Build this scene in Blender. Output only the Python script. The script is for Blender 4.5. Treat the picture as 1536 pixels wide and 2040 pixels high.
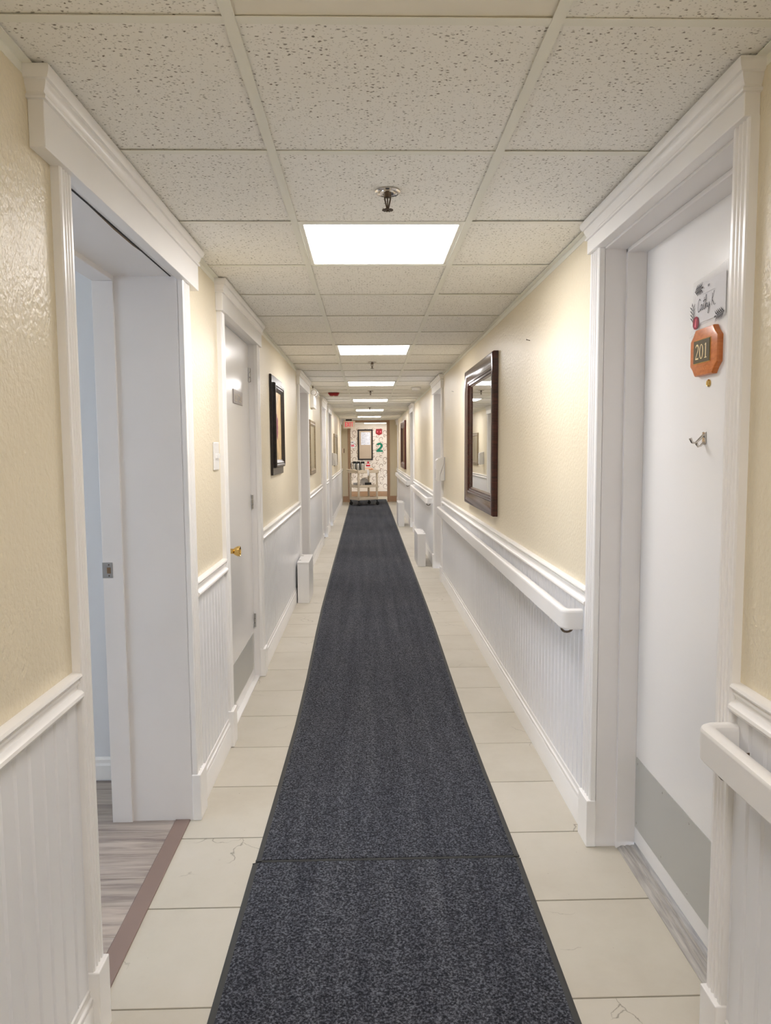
import bpy, bmesh, math, random
from mathutils import Vector, Matrix

random.seed(7)
for o in list(bpy.data.objects):
    bpy.data.objects.remove(o)
sc = bpy.context.scene
COL = sc.collection

# ------------------------------------------------------------------ camera
HC = 1.4546                      # eye height
PITCH, YAW, ROLL, FPX = 0.0853, 0.0242, -0.0070, 1462.7
fw = Vector((math.sin(YAW) * math.cos(PITCH), math.cos(YAW) * math.cos(PITCH), -math.sin(PITCH)))
rt = Vector((math.cos(YAW), -math.sin(YAW), 0))
up = rt.cross(fw)
r2 = rt * math.cos(ROLL) + up * math.sin(ROLL)
u2 = -rt * math.sin(ROLL) + up * math.cos(ROLL)
cd = bpy.data.cameras.new('camera')
cd.sensor_fit = 'VERTICAL'
cd.sensor_height = 24.0
cd.lens = FPX / 2040.0 * 24.0
cd.clip_start = 0.05
cam = bpy.data.objects.new('camera', cd)
COL.objects.link(cam)
cam.matrix_world = Matrix(((r2.x, u2.x, -fw.x, 0), (r2.y, u2.y, -fw.y, 0), (r2.z, u2.z, -fw.z, HC), (0, 0, 0, 1)))
sc.camera = cam

# ------------------------------------------------------------------ world, exposure
w = bpy.data.worlds.new('overcast_sky')
sc.world = w
w.use_nodes = True
bgn = w.node_tree.nodes['Background']
bgn.inputs[0].default_value = (0.72, 0.83, 1.0, 1)
bgn.inputs[1].default_value = 4.2
sc.view_settings.view_transform = 'Standard'
sc.view_settings.look = 'None'
sc.view_settings.exposure = 0.93
sc.view_settings.gamma = 1.0
sc.view_settings.use_curve_mapping = False
sc.cycles.max_bounces = 12
sc.cycles.diffuse_bounces = 8
PANEL_LIGHT = 11.5                # radiance of the ceiling light diffusers

# ------------------------------------------------------------------ room numbers (metres)
XL, XR, CZ = -0.70, 0.82, 2.248  # wall faces, ceiling height
YB, YE = -2.4, 20.3              # corridor back and end
TILE, C0 = 0.61, 1.4263
TX0, TX1 = -0.2475, 0.3625       # main tees
BOARD, F0 = 0.4239, 1.8186


def lin(r, g, b):
    def f(c):
        c /= 255.0
        return c / 12.92 if c <= 0.04045 else ((c + 0.055) / 1.055) ** 2.4
    return (f(r), f(g), f(b), 1)


# ------------------------------------------------------------------ materials
MATS = {}


def nodes(name):
    m = bpy.data.materials.new(name)
    m.use_nodes = True
    nt = m.node_tree
    return m, nt, nt.nodes['Principled BSDF']


def N(nt, t, **kw):
    n = nt.nodes.new(t)
    for k, v in kw.items():
        if k.startswith('i_'):
            key = k[2:]
            key = int(key) if key.isdigit() else key.replace('_', ' ')
            n.inputs[key].default_value = v
        else:
            setattr(n, k, v)
    return n


def coords(nt, scale=(1, 1, 1), rnd=0.0):
    tc = N(nt, 'ShaderNodeTexCoord')
    mp = N(nt, 'ShaderNodeMapping')
    mp.inputs['Scale'].default_value = scale
    nt.links.new(tc.outputs['Object'], mp.inputs['Vector'])
    if rnd:
        oi = N(nt, 'ShaderNodeObjectInfo')
        mu = N(nt, 'ShaderNodeMath', operation='MULTIPLY')
        mu.inputs[1].default_value = rnd
        nt.links.new(oi.outputs['Random'], mu.inputs[0])
        cb = N(nt, 'ShaderNodeCombineXYZ')
        for i in range(3):
            nt.links.new(mu.outputs[0], cb.inputs[i])
        nt.links.new(cb.outputs[0], mp.inputs['Location'])
    return mp.outputs[0]


def ramp(nt, src, stops):
    r = N(nt, 'ShaderNodeValToRGB')
    e = r.color_ramp.elements
    while len(e) < len(stops):
        e.new(0.5)
    for i, (p, c) in enumerate(stops):
        e[i].position = p
        e[i].color = c if len(c) == 4 else (*c, 1)
    nt.links.new(src, r.inputs[0])
    return r.outputs[0]


def mixc(nt, fac, a, b, mode='MIX'):
    mx = N(nt, 'ShaderNodeMix', data_type='RGBA', blend_type=mode)
    for sock, v in ((mx.inputs[0], fac), (mx.inputs[6], a), (mx.inputs[7], b)):
        if isinstance(v, (float, int)):
            sock.default_value = v
        elif isinstance(v, tuple):
            sock.default_value = v
        else:
            nt.links.new(v, sock)
    return mx.outputs[2]


def bump(nt, bsdf, src, strength, dist=0.002):
    b = N(nt, 'ShaderNodeBump')
    b.inputs['Strength'].default_value = strength
    b.inputs['Distance'].default_value = dist
    nt.links.new(src, b.inputs['Height'])
    nt.links.new(b.outputs[0], bsdf.inputs['Normal'])


def plain(name, col, rough=0.5, metal=0.0, bumpy=None, emit=None, vary=0.0, spec=None):
    if name in MATS:
        return MATS[name]
    m, nt, b = nodes(name)
    b.inputs['Base Color'].default_value = col
    b.inputs['Roughness'].default_value = rough
    b.inputs['Metallic'].default_value = metal
    if spec is not None:
        b.inputs['Specular IOR Level'].default_value = spec
    if vary:
        n = N(nt, 'ShaderNodeTexNoise')
        n.inputs['Scale'].default_value = 3.0
        n.inputs['Detail'].default_value = 5
        nt.links.new(coords(nt), n.inputs['Vector'])
        dark = (col[0] * (1 - vary), col[1] * (1 - vary), col[2] * (1 - vary), 1)
        nt.links.new(ramp(nt, n.outputs[0], [(0.3, dark), (0.65, col)]), b.inputs['Base Color'])
    if bumpy:
        n = N(nt, 'ShaderNodeTexNoise')
        n.inputs['Scale'].default_value = bumpy[0]
        n.inputs['Detail'].default_value = 3
        nt.links.new(coords(nt), n.inputs['Vector'])
        bump(nt, b, n.outputs[0], bumpy[1])
    if emit:
        b.inputs['Emission Color'].default_value = emit[0]
        b.inputs['Emission Strength'].default_value = emit[1]
    MATS[name] = m
    return m


def m_wall():
    m, nt, b = nodes('cream_textured_paint')
    v = coords(nt, (1, 1, 0.8))
    n = N(nt, 'ShaderNodeTexNoise', i_Scale=88.0, i_Detail=3.0, i_Roughness=0.5)
    n2 = N(nt, 'ShaderNodeTexNoise', i_Scale=2.2, i_Detail=3.0)
    nt.links.new(v, n.inputs['Vector'])
    nt.links.new(v, n2.inputs['Vector'])
    nt.links.new(ramp(nt, n2.outputs[0], [(0.3, (0.77, 0.69, 0.525, 1)), (0.7, (0.80, 0.72, 0.555, 1))]), b.inputs['Base Color'])
    b.inputs['Roughness'].default_value = 0.34
    b.inputs['Specular IOR Level'].default_value = 0.36
    bump(nt, b, n.outputs[0], 0.9, 0.0036)
    return m


def m_tile():
    m, nt, b = nodes('speckled_mineral_fibre')
    v = coords(nt, (0.72, 1, 1), 9.0)
    n0 = N(nt, 'ShaderNodeTexNoise', i_Scale=160.0, i_Detail=1.0)
    nt.links.new(v, n0.inputs['Vector'])
    vo = N(nt, 'ShaderNodeVectorMath', operation='SCALE')
    nt.links.new(n0.outputs['Color'], vo.inputs[0])
    vo.inputs['Scale'].default_value = 0.006
    va = N(nt, 'ShaderNodeVectorMath', operation='ADD')
    nt.links.new(v, va.inputs[0])
    nt.links.new(vo.outputs[0], va.inputs[1])
    base = (0.915, 0.90, 0.85, 1)
    spots = []
    for sc_, lo, hi, gate, wt in ((105.0, 0.18, 0.30, 0.40, 1.0), (200.0, 0.19, 0.33, 0.35, 0.5)):
        q = N(nt, 'ShaderNodeTexVoronoi', i_Scale=sc_, i_Randomness=1.0)
        nt.links.new(va.outputs[0], q.inputs['Vector'])
        s = ramp(nt, q.outputs['Distance'], [(lo, (1, 1, 1)), (hi, (0, 0, 0))])
        wn = N(nt, 'ShaderNodeSeparateColor')
        nt.links.new(q.outputs['Color'], wn.inputs[0])
        g = ramp(nt, wn.outputs[0], [(gate - 0.02, (0, 0, 0)), (gate + 0.02, (wt * 0.5, wt * 0.5, wt * 0.5)), (1.0, (wt, wt, wt))])
        mu = N(nt, 'ShaderNodeMath', operation='MULTIPLY')
        nt.links.new(s, mu.inputs[0])
        nt.links.new(g, mu.inputs[1])
        spots.append(mu.outputs[0])
    mx = N(nt, 'ShaderNodeMath', operation='MAXIMUM')
    nt.links.new(spots[0], mx.inputs[0])
    nt.links.new(spots[1], mx.inputs[1])
    nt.links.new(mixc(nt, mx.outputs[0], base, lin(118, 110, 96)), b.inputs['Base Color'])
    b.inputs['Roughness'].default_value = 0.95
    bump(nt, b, mx.outputs[0], -0.4, 0.002)
    return m


def m_board():
    m, nt, b = nodes('beige_floor_paint')
    v = coords(nt, (1, 1, 1), 37.0)
    n = N(nt, 'ShaderNodeTexNoise', i_Scale=2.4, i_Detail=6.0, i_Roughness=0.65)
    nt.links.new(v, n.inputs['Vector'])
    c = ramp(nt, n.outputs[0], [(0.25, lin(190, 183, 168)), (0.5, lin(199, 193, 179)), (0.8, lin(206, 200, 188))])
    # hairline cracks in the paint film
    q = N(nt, 'ShaderNodeTexVoronoi', i_Scale=2.3, feature='DISTANCE_TO_EDGE')
    n2 = N(nt, 'ShaderNodeTexNoise', i_Scale=7.0, i_Detail=5.0)
    nt.links.new(v, n2.inputs['Vector'])
    vs = N(nt, 'ShaderNodeVectorMath', operation='SCALE')
    vs.inputs['Scale'].default_value = 0.14
    nt.links.new(n2.outputs['Color'], vs.inputs[0])
    va = N(nt, 'ShaderNodeVectorMath', operation='ADD')
    nt.links.new(v, va.inputs[0])
    nt.links.new(vs.outputs[0], va.inputs[1])
    nt.links.new(va.outputs[0], q.inputs['Vector'])
    k = ramp(nt, q.outputs['Distance'], [(0.0, (1, 1, 1)), (0.0045, (0, 0, 0))])
    n3 = N(nt, 'ShaderNodeTexNoise', i_Scale=3.1, i_Detail=2.0)
    nt.links.new(v, n3.inputs['Vector'])
    g = ramp(nt, n3.outputs[0], [(0.57, (0, 0, 0)), (0.63, (0.8, 0.8, 0.8))])
    mu = N(nt, 'ShaderNodeMath', operation='MULTIPLY')
    nt.links.new(k, mu.inputs[0])
    nt.links.new(g, mu.inputs[1])
    # specks of dirt
    q2 = N(nt, 'ShaderNodeTexVoronoi', i_Scale=42.0)
    nt.links.new(va.outputs[0], q2.inputs['Vector'])
    s = ramp(nt, q2.outputs['Distance'], [(0.05, (1, 1, 1)), (0.11, (0, 0, 0))])
    sepc = N(nt, 'ShaderNodeSeparateColor')
    nt.links.new(q2.outputs['Color'], sepc.inputs[0])
    sg = ramp(nt, sepc.outputs[0], [(0.88, (0, 0, 0)), (0.92, (0.8, 0.8, 0.8))])
    mu2 = N(nt, 'ShaderNodeMath', operation='MULTIPLY')
    nt.links.new(s, mu2.inputs[0])
    nt.links.new(sg, mu2.inputs[1])
    c = mixc(nt, mu.outputs[0], c, lin(112, 104, 90))
    c = mixc(nt, mu2.outputs[0], c, lin(135, 125, 108))
    nt.links.new(c, b.inputs['Base Color'])
    b.inputs['Roughness'].default_value = 0.5
    n4 = N(nt, 'ShaderNodeTexNoise', i_Scale=35.0, i_Detail=5.0)
    nt.links.new(v, n4.inputs['Vector'])
    bump(nt, b, n4.outputs[0], 0.12, 0.003)
    return m


def m_carpet():
    m, nt, b = nodes('charcoal_loop_pile')
    v = coords(nt)
    n = N(nt, 'ShaderNodeTexNoise', i_Scale=150.0, i_Detail=3.0, i_Roughness=0.7)
    nt.links.new(v, n.inputs['Vector'])
    c = ramp(nt, n.outputs[0], [(0.37, lin(34, 36, 41)), (0.50, lin(66, 68, 75)), (0.64, lin(114, 117, 126))])
    v2 = coords(nt, (9.0, 0.25, 1))
    n2 = N(nt, 'ShaderNodeTexNoise', i_Scale=1.6, i_Detail=4.0)
    nt.links.new(v2, n2.inputs['Vector'])
    t = ramp(nt, n2.outputs[0], [(0.35, (0.82, 0.82, 0.84, 1)), (0.68, (1.16, 1.16, 1.14, 1))])
    n3 = N(nt, 'ShaderNodeTexNoise', i_Scale=1.1, i_Detail=5.0)
    nt.links.new(v, n3.inputs['Vector'])
    t2 = ramp(nt, n3.outputs[0], [(0.3, (0.86, 0.87, 0.90, 1)), (0.7, (1.1, 1.09, 1.07, 1))])
    c = mixc(nt, 1.0, c, t, 'MULTIPLY')
    c = mixc(nt, 1.0, c, t2, 'MULTIPLY')
    nt.links.new(c, b.inputs['Base Color'])
    b.inputs['Roughness'].default_value = 1.0
    b.inputs['Specular IOR Level'].default_value = 0.15
    bump(nt, b, n.outputs[0], 0.9, 0.006)
    return m


def m_vinyl():
    m, nt, b = nodes('grey_oak_vinyl')
    v = coords(nt, (1.3, 16.0, 1), 23.0)
    n = N(nt, 'ShaderNodeTexNoise', i_Scale=1.6, i_Detail=7.0, i_Roughness=0.65, i_Distortion=0.8)
    nt.links.new(v, n.inputs['Vector'])
    c = ramp(nt, n.outputs[0], [(0.3, lin(128, 118, 114)), (0.48, lin(172, 161, 153)), (0.62, lin(192, 182, 173)), (0.75, lin(150, 140, 138))])
    oi = N(nt, 'ShaderNodeObjectInfo')
    t = ramp(nt, oi.outputs['Random'], [(0.0, (0.80, 0.80, 0.81, 1)), (1.0, (1.08, 1.07, 1.05, 1))])
    nt.links.new(mixc(nt, 1.0, c, t, 'MULTIPLY'), b.inputs['Base Color'])
    b.inputs['Roughness'].default_value = 0.45
    return m


def m_wood(name, c1, c2, rough=0.35, sc_=(4, 4, 40)):
    m, nt, b = nodes(name)
    n = N(nt, 'ShaderNodeTexNoise', i_Scale=3.0, i_Detail=5.0, i_Distortion=0.6)
    nt.links.new(coords(nt, sc_), n.inputs['Vector'])
    nt.links.new(ramp(nt, n.outputs[0], [(0.35, c1), (0.65, c2)]), b.inputs['Base Color'])
    b.inputs['Roughness'].default_value = rough
    return m


def m_art(name, cols, sc_=6.0):
    m, nt, b = nodes(name)
    v = coords(nt, (1, 2.2, 1))
    n = N(nt, 'ShaderNodeTexNoise', i_Scale=sc_, i_Detail=4.0, i_Distortion=1.2)
    nt.links.new(v, n.inputs['Vector'])
    k = len(cols)
    nt.links.new(ramp(nt, n.outputs[0], [(0.25 + 0.5 * i / (k - 1), c) for i, c in enumerate(cols)]), b.inputs['Base Color'])
    b.inputs['Roughness'].default_value = 0.3
    return m


def m_paper_print(name):
    m, nt, b = nodes(name)
    v = coords(nt, (1, 1, 1))
    br = N(nt, 'ShaderNodeTexNoise', i_Scale=26.0, i_Detail=2.0)
    nt.links.new(v, br.inputs['Vector'])
    nt.links.new(ramp(nt, br.outputs[0], [(0.40, lin(200, 200, 210)), (0.50, lin(226, 226, 232))]), b.inputs['Base Color'])
    b.inputs['Roughness'].default_value = 0.7
    return m


def m_diffuser(power):
    m, nt, b = nodes('prismatic_light_diffuser')
    v = coords(nt, (1, 1, 1))
    wv = N(nt, 'ShaderNodeTexWave', i_Scale=60.0, i_Distortion=0.0)
    nt.links.new(v, wv.inputs['Vector'])
    b.inputs['Base Color'].default_value = (0.8, 0.8, 0.82, 1)
    b.inputs['Roughness'].default_value = 0.3
    b.inputs['Emission Color'].default_value = (1.0, 0.965, 0.965, 1)
    mr = N(nt, 'ShaderNodeMapRange')
    mr.inputs['To Min'].default_value = power * 0.96
    mr.inputs['To Max'].default_value = power * 1.04
    nt.links.new(wv.outputs['Fac'], mr.inputs['Value'])
    nt.links.new(mr.outputs[0], b.inputs['Emission Strength'])
    return m


def m_pane():
    m = bpy.data.materials.new('window_glass')
    m.use_nodes = True
    nt = m.node_tree
    nt.nodes.remove(nt.nodes['Principled BSDF'])
    a = N(nt, 'ShaderNodeBsdfTransparent')
    g = N(nt, 'ShaderNodeBsdfGlossy', i_Roughness=0.02)
    mx = N(nt, 'ShaderNodeMixShader')
    mx.inputs[0].default_value = 0.06
    nt.links.new(a.outputs[0], mx.inputs[1])
    nt.links.new(g.outputs[0], mx.inputs[2])
    nt.links.new(mx.outputs[0], nt.nodes['Material Output'].inputs[0])
    return m


def m_clear(name, tint, alpha):
    m, nt, b = nodes(name)
    b.inputs['Base Color'].default_value = tint
    b.inputs['Roughness'].default_value = 0.12
    b.inputs['Alpha'].default_value = alpha
    return m


M_WALL, M_TILE, M_BOARD, M_CARPET, M_VINYL = m_wall(), m_tile(), m_board(), m_carpet(), m_vinyl()
M_DIFF, M_PANE = m_diffuser(PANEL_LIGHT), m_pane()
M_DIFF2 = m_diffuser(PANEL_LIGHT * 0.35)
M_TRIM = plain('white_gloss_trim_paint', (0.89, 0.878, 0.865, 1), 0.28, vary=0.04)
M_BEAD = plain('white_beadboard_paint', (0.83, 0.835, 0.855, 1), 0.30)
M_DOOR = plain('white_door_paint', (0.84, 0.83, 0.82, 1), 0.20, bumpy=(140.0, 0.06))
M_JAMB = plain('white_jamb_paint', (0.82, 0.80, 0.79, 1), 0.35, vary=0.04)
M_TEE = plain('pale_ceiling_grid_metal', (0.86, 0.855, 0.775, 1), 0.5)
M_PLAIN = plain('smooth_ceiling_panel', (0.86, 0.82, 0.72, 1), 0.8)
M_DARK = plain('dark_gap', (0.03, 0.028, 0.025, 1), 0.9)
M_RUBBER = plain('black_rubber_edge', lin(60, 61, 60), 0.65)
M_KICK = plain('grey_kick_plate_metal', lin(186, 186, 182), 0.4, 0.1)
M_STEEL = plain('brushed_steel', lin(185, 184, 182), 0.28, 0.9)
M_CHROME = plain('polished_chrome', lin(210, 205, 198), 0.12, 1.0)
M_BRONZE = plain('aged_bronze', lin(104, 90, 76), 0.35, 0.8)
M_BRASS = plain('polished_brass', lin(214, 180, 110), 0.16, 1.0)
M_WHITEP = plain('white_plastic', (0.80, 0.79, 0.775, 1), 0.35)
M_GREYP = plain('pale_grey_plastic', (0.60, 0.60, 0.61, 1), 0.4)
M_BLACKP = plain('black_plastic', (0.012, 0.012, 0.012, 1), 0.35)
M_REDP = plain('dark_red_plastic', lin(150, 22, 26), 0.3)
M_MAHOG = m_wood('dark_mahogany_varnish', lin(46, 22, 20), lin(72, 34, 28), 0.16)
M_MAHOG2 = m_wood('reddish_mahogany', lin(66, 28, 23), lin(88, 40, 31), 0.3)
M_BLACKW = m_wood('black_brown_frame_wood', lin(22, 15, 13), lin(40, 28, 24), 0.30)
M_GOLDF = m_wood('bronze_gilt_frame', lin(104, 90, 68), lin(142, 124, 96), 0.35)
M_BROWN = m_wood('brown_painted_trim', lin(170, 136, 108), lin(182, 148, 118), 0.45)
M_STRIP = plain('brown_threshold_paint', lin(140, 120, 112), 0.55, vary=0.10)
M_ALUM = m_wood('worn_metal_threshold', lin(150, 146, 142), lin(182, 178, 172), 0.4, (40, 3, 4))
M_MIRROR = plain('mirror_glass', (0.88, 0.90, 0.89, 1), 0.015, 1.0)
M_ORANGE = m_wood('orange_stained_plaque_wood', lin(190, 106, 50), lin(210, 126, 66), 0.3, (3, 12, 30))
M_OLIVE = plain('dark_olive_plate', lin(82, 72, 46), 0.4)
M_CREAMINK = plain('cream_lettering', lin(240, 220, 170), 0.5)
M_INK = plain('black_ink', lin(48, 47, 50), 0.7)
M_PALEINK = plain('grey_ink', lin(170, 168, 170), 0.7)
M_PAPER = plain('white_paper', (0.80, 0.79, 0.80, 1), 0.7)
M_SLEEVE = m_clear('clear_plastic_sleeve', (0.8, 0.8, 0.82, 1), 0.16)
M_CHERRY = plain('cherry_sticker', lin(140, 18, 52), 0.35)
M_PINK = plain('pink_print', lin(232, 110, 128), 0.5)
M_ROOM = plain('pale_blue_grey_wall_paint', (0.70, 0.715, 0.75, 1), 0.6)
M_BEIGE = plain('beige_end_wall_paint', (0.74, 0.66, 0.49, 1), 0.45, bumpy=(70.0, 0.2))
M_WALLP = plain('cream_wallpaper', (0.80, 0.70, 0.60, 1), 0.6)
M_SCROLL = plain('grey_scroll_print', lin(150, 126, 106), 0.6)
M_CORK = plain('tan_cork', lin(188, 168, 146), 0.85, bumpy=(200.0, 0.2))
M_GREEN = plain('green_foam_numeral', lin(0, 120, 90), 0.4)
M_CARTP = plain('beige_cart_plastic', lin(216, 202, 180), 0.45)
M_EXITRED = plain('exit_letter_red', lin(200, 30, 50), 0.4, emit=((0.75, 0.04, 0.09, 1), 0.35))
M_EXITFACE = plain('exit_face', lin(238, 222, 205), 0.4)
M_SIGNGREY = plain('grey_brown_sign_plate', lin(142, 132, 128), 0.35, 0.2)
M_SIGNINK = plain('pale_gold_lettering', lin(186, 172, 146), 0.4)
M_STAIN_SIDE = plain('brown_gap_stain_and_side', lin(120, 96, 70), 0.8)


# ------------------------------------------------------------------ mesh builder
class MB:
    def __init__(s, tf=None):
        s.v, s.f, s.tf = [], [], tf

    def pt(s, p):
        s.v.append(tuple(s.tf(*p)) if s.tf else tuple(p))
        return len(s.v) - 1

    def box(s, x0, x1, y0, y1, z0, z1):
        i = [s.pt(p) for p in ((x0, y0, z0), (x1, y0, z0), (x1, y1, z0), (x0, y1, z0), (x0, y0, z1), (x1, y0, z1), (x1, y1, z1), (x0, y1, z1))]
        for f in ((0, 3, 2, 1), (4, 5, 6, 7), (0, 1, 5, 4), (1, 2, 6, 5), (2, 3, 7, 6), (3, 0, 4, 7)):
            s.f.append([i[k] for k in f])
        return s

    def prism(s, prof, fn0, fn1):
        a = [s.pt(fn0(*p)) for p in prof]
        b = [s.pt(fn1(*p)) for p in prof]
        n = len(prof)
        for k in range(n):
            s.f.append([a[k], a[(k + 1) % n], b[(k + 1) % n], b[k]])
        s.f.append(a[::-1])
        s.f.append(b)
        return s

    def rings(s, rings, closed=True, caps=True):
        idx = [[s.pt(p) for p in r] for r in rings]
        for a, b in zip(idx, idx[1:]):
            n = len(a)
            for k in range(n if closed else n - 1):
                s.f.append([a[k], a[(k + 1) % n], b[(k + 1) % n], b[k]])
        if caps:
            s.f.append(idx[0][::-1])
            s.f.append(idx[-1])
        return s

    def lathe(s, c, axis, prof, n=20):
        ax = Vector(axis).normalized()
        a = ax.orthogonal().normalized()
        b = ax.cross(a)
        c = Vector(c)
        rr = []
        for r, h in prof:
            r = max(r, 1e-5)
            rr.append([c + ax * h + (a * math.cos(t) + b * math.sin(t)) * r for t in [2 * math.pi * k / n for k in range(n)]])
        return s.rings(rr)

    def tube(s, pts, r, n=8):
        pts = [Vector(p) for p in pts]
        rr = []
        prev = None
        for k, p in enumerate(pts):
            d = (pts[min(k + 1, len(pts) - 1)] - pts[max(k - 1, 0)]).normalized()
            a = prev - d * prev.dot(d) if prev is not None else d.orthogonal()
            a.normalize()
            prev = a
            b = d.cross(a)
            q = r[k] if isinstance(r, (list, tuple)) else r
            rr.append([p + (a * math.cos(t) + b * math.sin(t)) * q for t in [2 * math.pi * j / n for j in range(n)]])
        return s.rings(rr)

    def ribbon(s, pts, wd, mp):
        """flat stroke of varying width, drawn in 2D and mapped to 3D by mp(u, v)"""
        L, R = [], []
        n = len(pts)
        for k, (x, y) in enumerate(pts):
            x0, y0 = pts[max(k - 1, 0)]
            x1, y1 = pts[min(k + 1, n - 1)]
            dx, dy = x1 - x0, y1 - y0
            l = math.hypot(dx, dy) or 1
            h = (wd[k] if isinstance(wd, (list, tuple)) else wd) / 2
            L.append((x - dy / l * h, y + dx / l * h))
            R.append((x + dy / l * h, y - dx / l * h))
        a = [s.pt(mp(*p)) for p in L]
        b = [s.pt(mp(*p)) for p in R]
        for k in range(n - 1):
            s.f.append([a[k], b[k], b[k + 1], a[k + 1]])
        return s

    def poly(s, pts, mp):
        s.f.append([s.pt(mp(*p)) for p in pts])
        return s

    def build(s, name, mat, parent=None, org=None, smooth=None, bevel=0.0, fixn=True):
        if org is None:
            org = parent['_org'] if parent is not None and '_org' in parent else (0, 0, 0)
        me = bpy.data.meshes.new(name)
        me.from_pydata([(x - org[0], y - org[1], z - org[2]) for x, y, z in s.v], [], s.f)
        if fixn:
            bm = bmesh.new()
            bm.from_mesh(me)
            bmesh.ops.recalc_face_normals(bm, faces=bm.faces)
            bm.to_mesh(me)
            bm.free()
        me.materials.append(mat)
        o = bpy.data.objects.new(name, me)
        COL.objects.link(o)
        if parent is not None:
            o.parent = parent
            ORG[o.name] = tuple(org)
        else:
            o.location = org
        ORG[o.name] = tuple(org)
        if smooth is not None:
            me.shade_smooth()
            me.set_sharp_from_angle(angle=math.radians(smooth))
        if bevel:
            md = o.modifiers.new('edge', 'BEVEL')
            md.width = bevel
            md.segments = 2
            md.limit_method = 'ANGLE'
        return o


ORG = {}
_build = MB.build


def build(s, name, mat, parent=None, org=None, **kw):
    if org is None:
        org = ORG[parent.name] if parent is not None else (0, 0, 0)
    return _build(s, name, mat, parent, org, **kw)


MB.build = build


def empty(name, loc=(0, 0, 0), local=False):
    o = bpy.data.objects.new(name, None)
    o.empty_display_size = 0.1
    COL.objects.link(o)
    o.location = loc
    ORG[o.name] = (0, 0, 0) if local else tuple(loc)
    return o


def tag(o, label=None, cat=None, group=None, kind=None):
    if label:
        o['label'] = label
    if cat:
        o['category'] = cat
    if group:
        o['group'] = group
    if kind:
        o['kind'] = kind
    return o


def struct(o, label=None):
    o['kind'] = 'structure'
    if label:
        o['label'] = label
    return o


def copy_tree(o, parent=None):
    c = o.copy()
    COL.objects.link(c)
    c.parent = parent
    for ch in o.children:
        copy_tree(ch, c)
    return c


def left(u, d, z):
    return (XL + d, u, z)


def right(u, d, z):
    return (XR - d, u, z)


SIDE = {'left': left, 'right': right}


def frame_rings(u0, u1, z0, z1, prof):
    """picture-frame moulding: prof is a list of (inset, depth)"""
    return [[(u0 + t, d, z0 + t), (u1 - t, d, z0 + t), (u1 - t, d, z1 - t), (u0 + t, d, z1 - t)] for t, d in prof]


# ------------------------------------------------------------------ doors along the corridor: opening and casing numbers
# side, opening near, opening far, near casing width, far casing width, opening height, header bottom, header overhangs
DOORS = [
    dict(n=1, side='left', u0=1.775, u1=2.805, c0=0.065, c1=0.105, top=2.10, hb=2.088, o0=0.10, o1=0.10, pl=0.185),
    dict(n=2, side='left', u0=3.61, u1=4.65, c0=0.09, c1=0.10, top=2.11, hb=2.105, o0=0.02, o1=0.02, pl=0.18),
    dict(n=3, side='left', u0=7.53, u1=8.60, c0=0.09, c1=0.09, top=2.11, hb=2.105, o0=0.03, o1=0.03, pl=0.17),
    dict(n=4, side='left', u0=11.20, u1=12.20, c0=0.09, c1=0.09, top=2.11, hb=2.105, o0=0.03, o1=0.03, pl=0.17),
    dict(n=5, side='left', u0=13.08, u1=14.02, c0=0.09, c1=0.09, top=2.11, hb=2.105, o0=0.03, o1=0.03, pl=0.17),
    dict(n=6, side='right', u0=1.635, u1=2.555, c0=0.07, c1=0.10, top=2.13, hb=2.137, o0=0.0, o1=0.0, pl=0.175),
    dict(n=7, side='right', u0=7.99, u1=8.86, c0=0.09, c1=0.09, top=2.11, hb=2.105, o0=0.02, o1=0.02, pl=0.17),
    dict(n=8, side='right', u0=12.85, u1=13.62, c0=0.09, c1=0.09, top=2.11, hb=2.105, o0=0.02, o1=0.02, pl=0.17),
]
WALL_T = 0.306


def gaps(side):
    """wall stretches between the casings"""
    a, out = YB, []
    for d in sorted([d for d in DOORS if d['side'] == side], key=lambda d: d['u0']):
        out.append((a, d['u0'] - d['c0']))
        a = d['u1'] + d['c1']
    out.append((a, YE))
    return out


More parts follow.
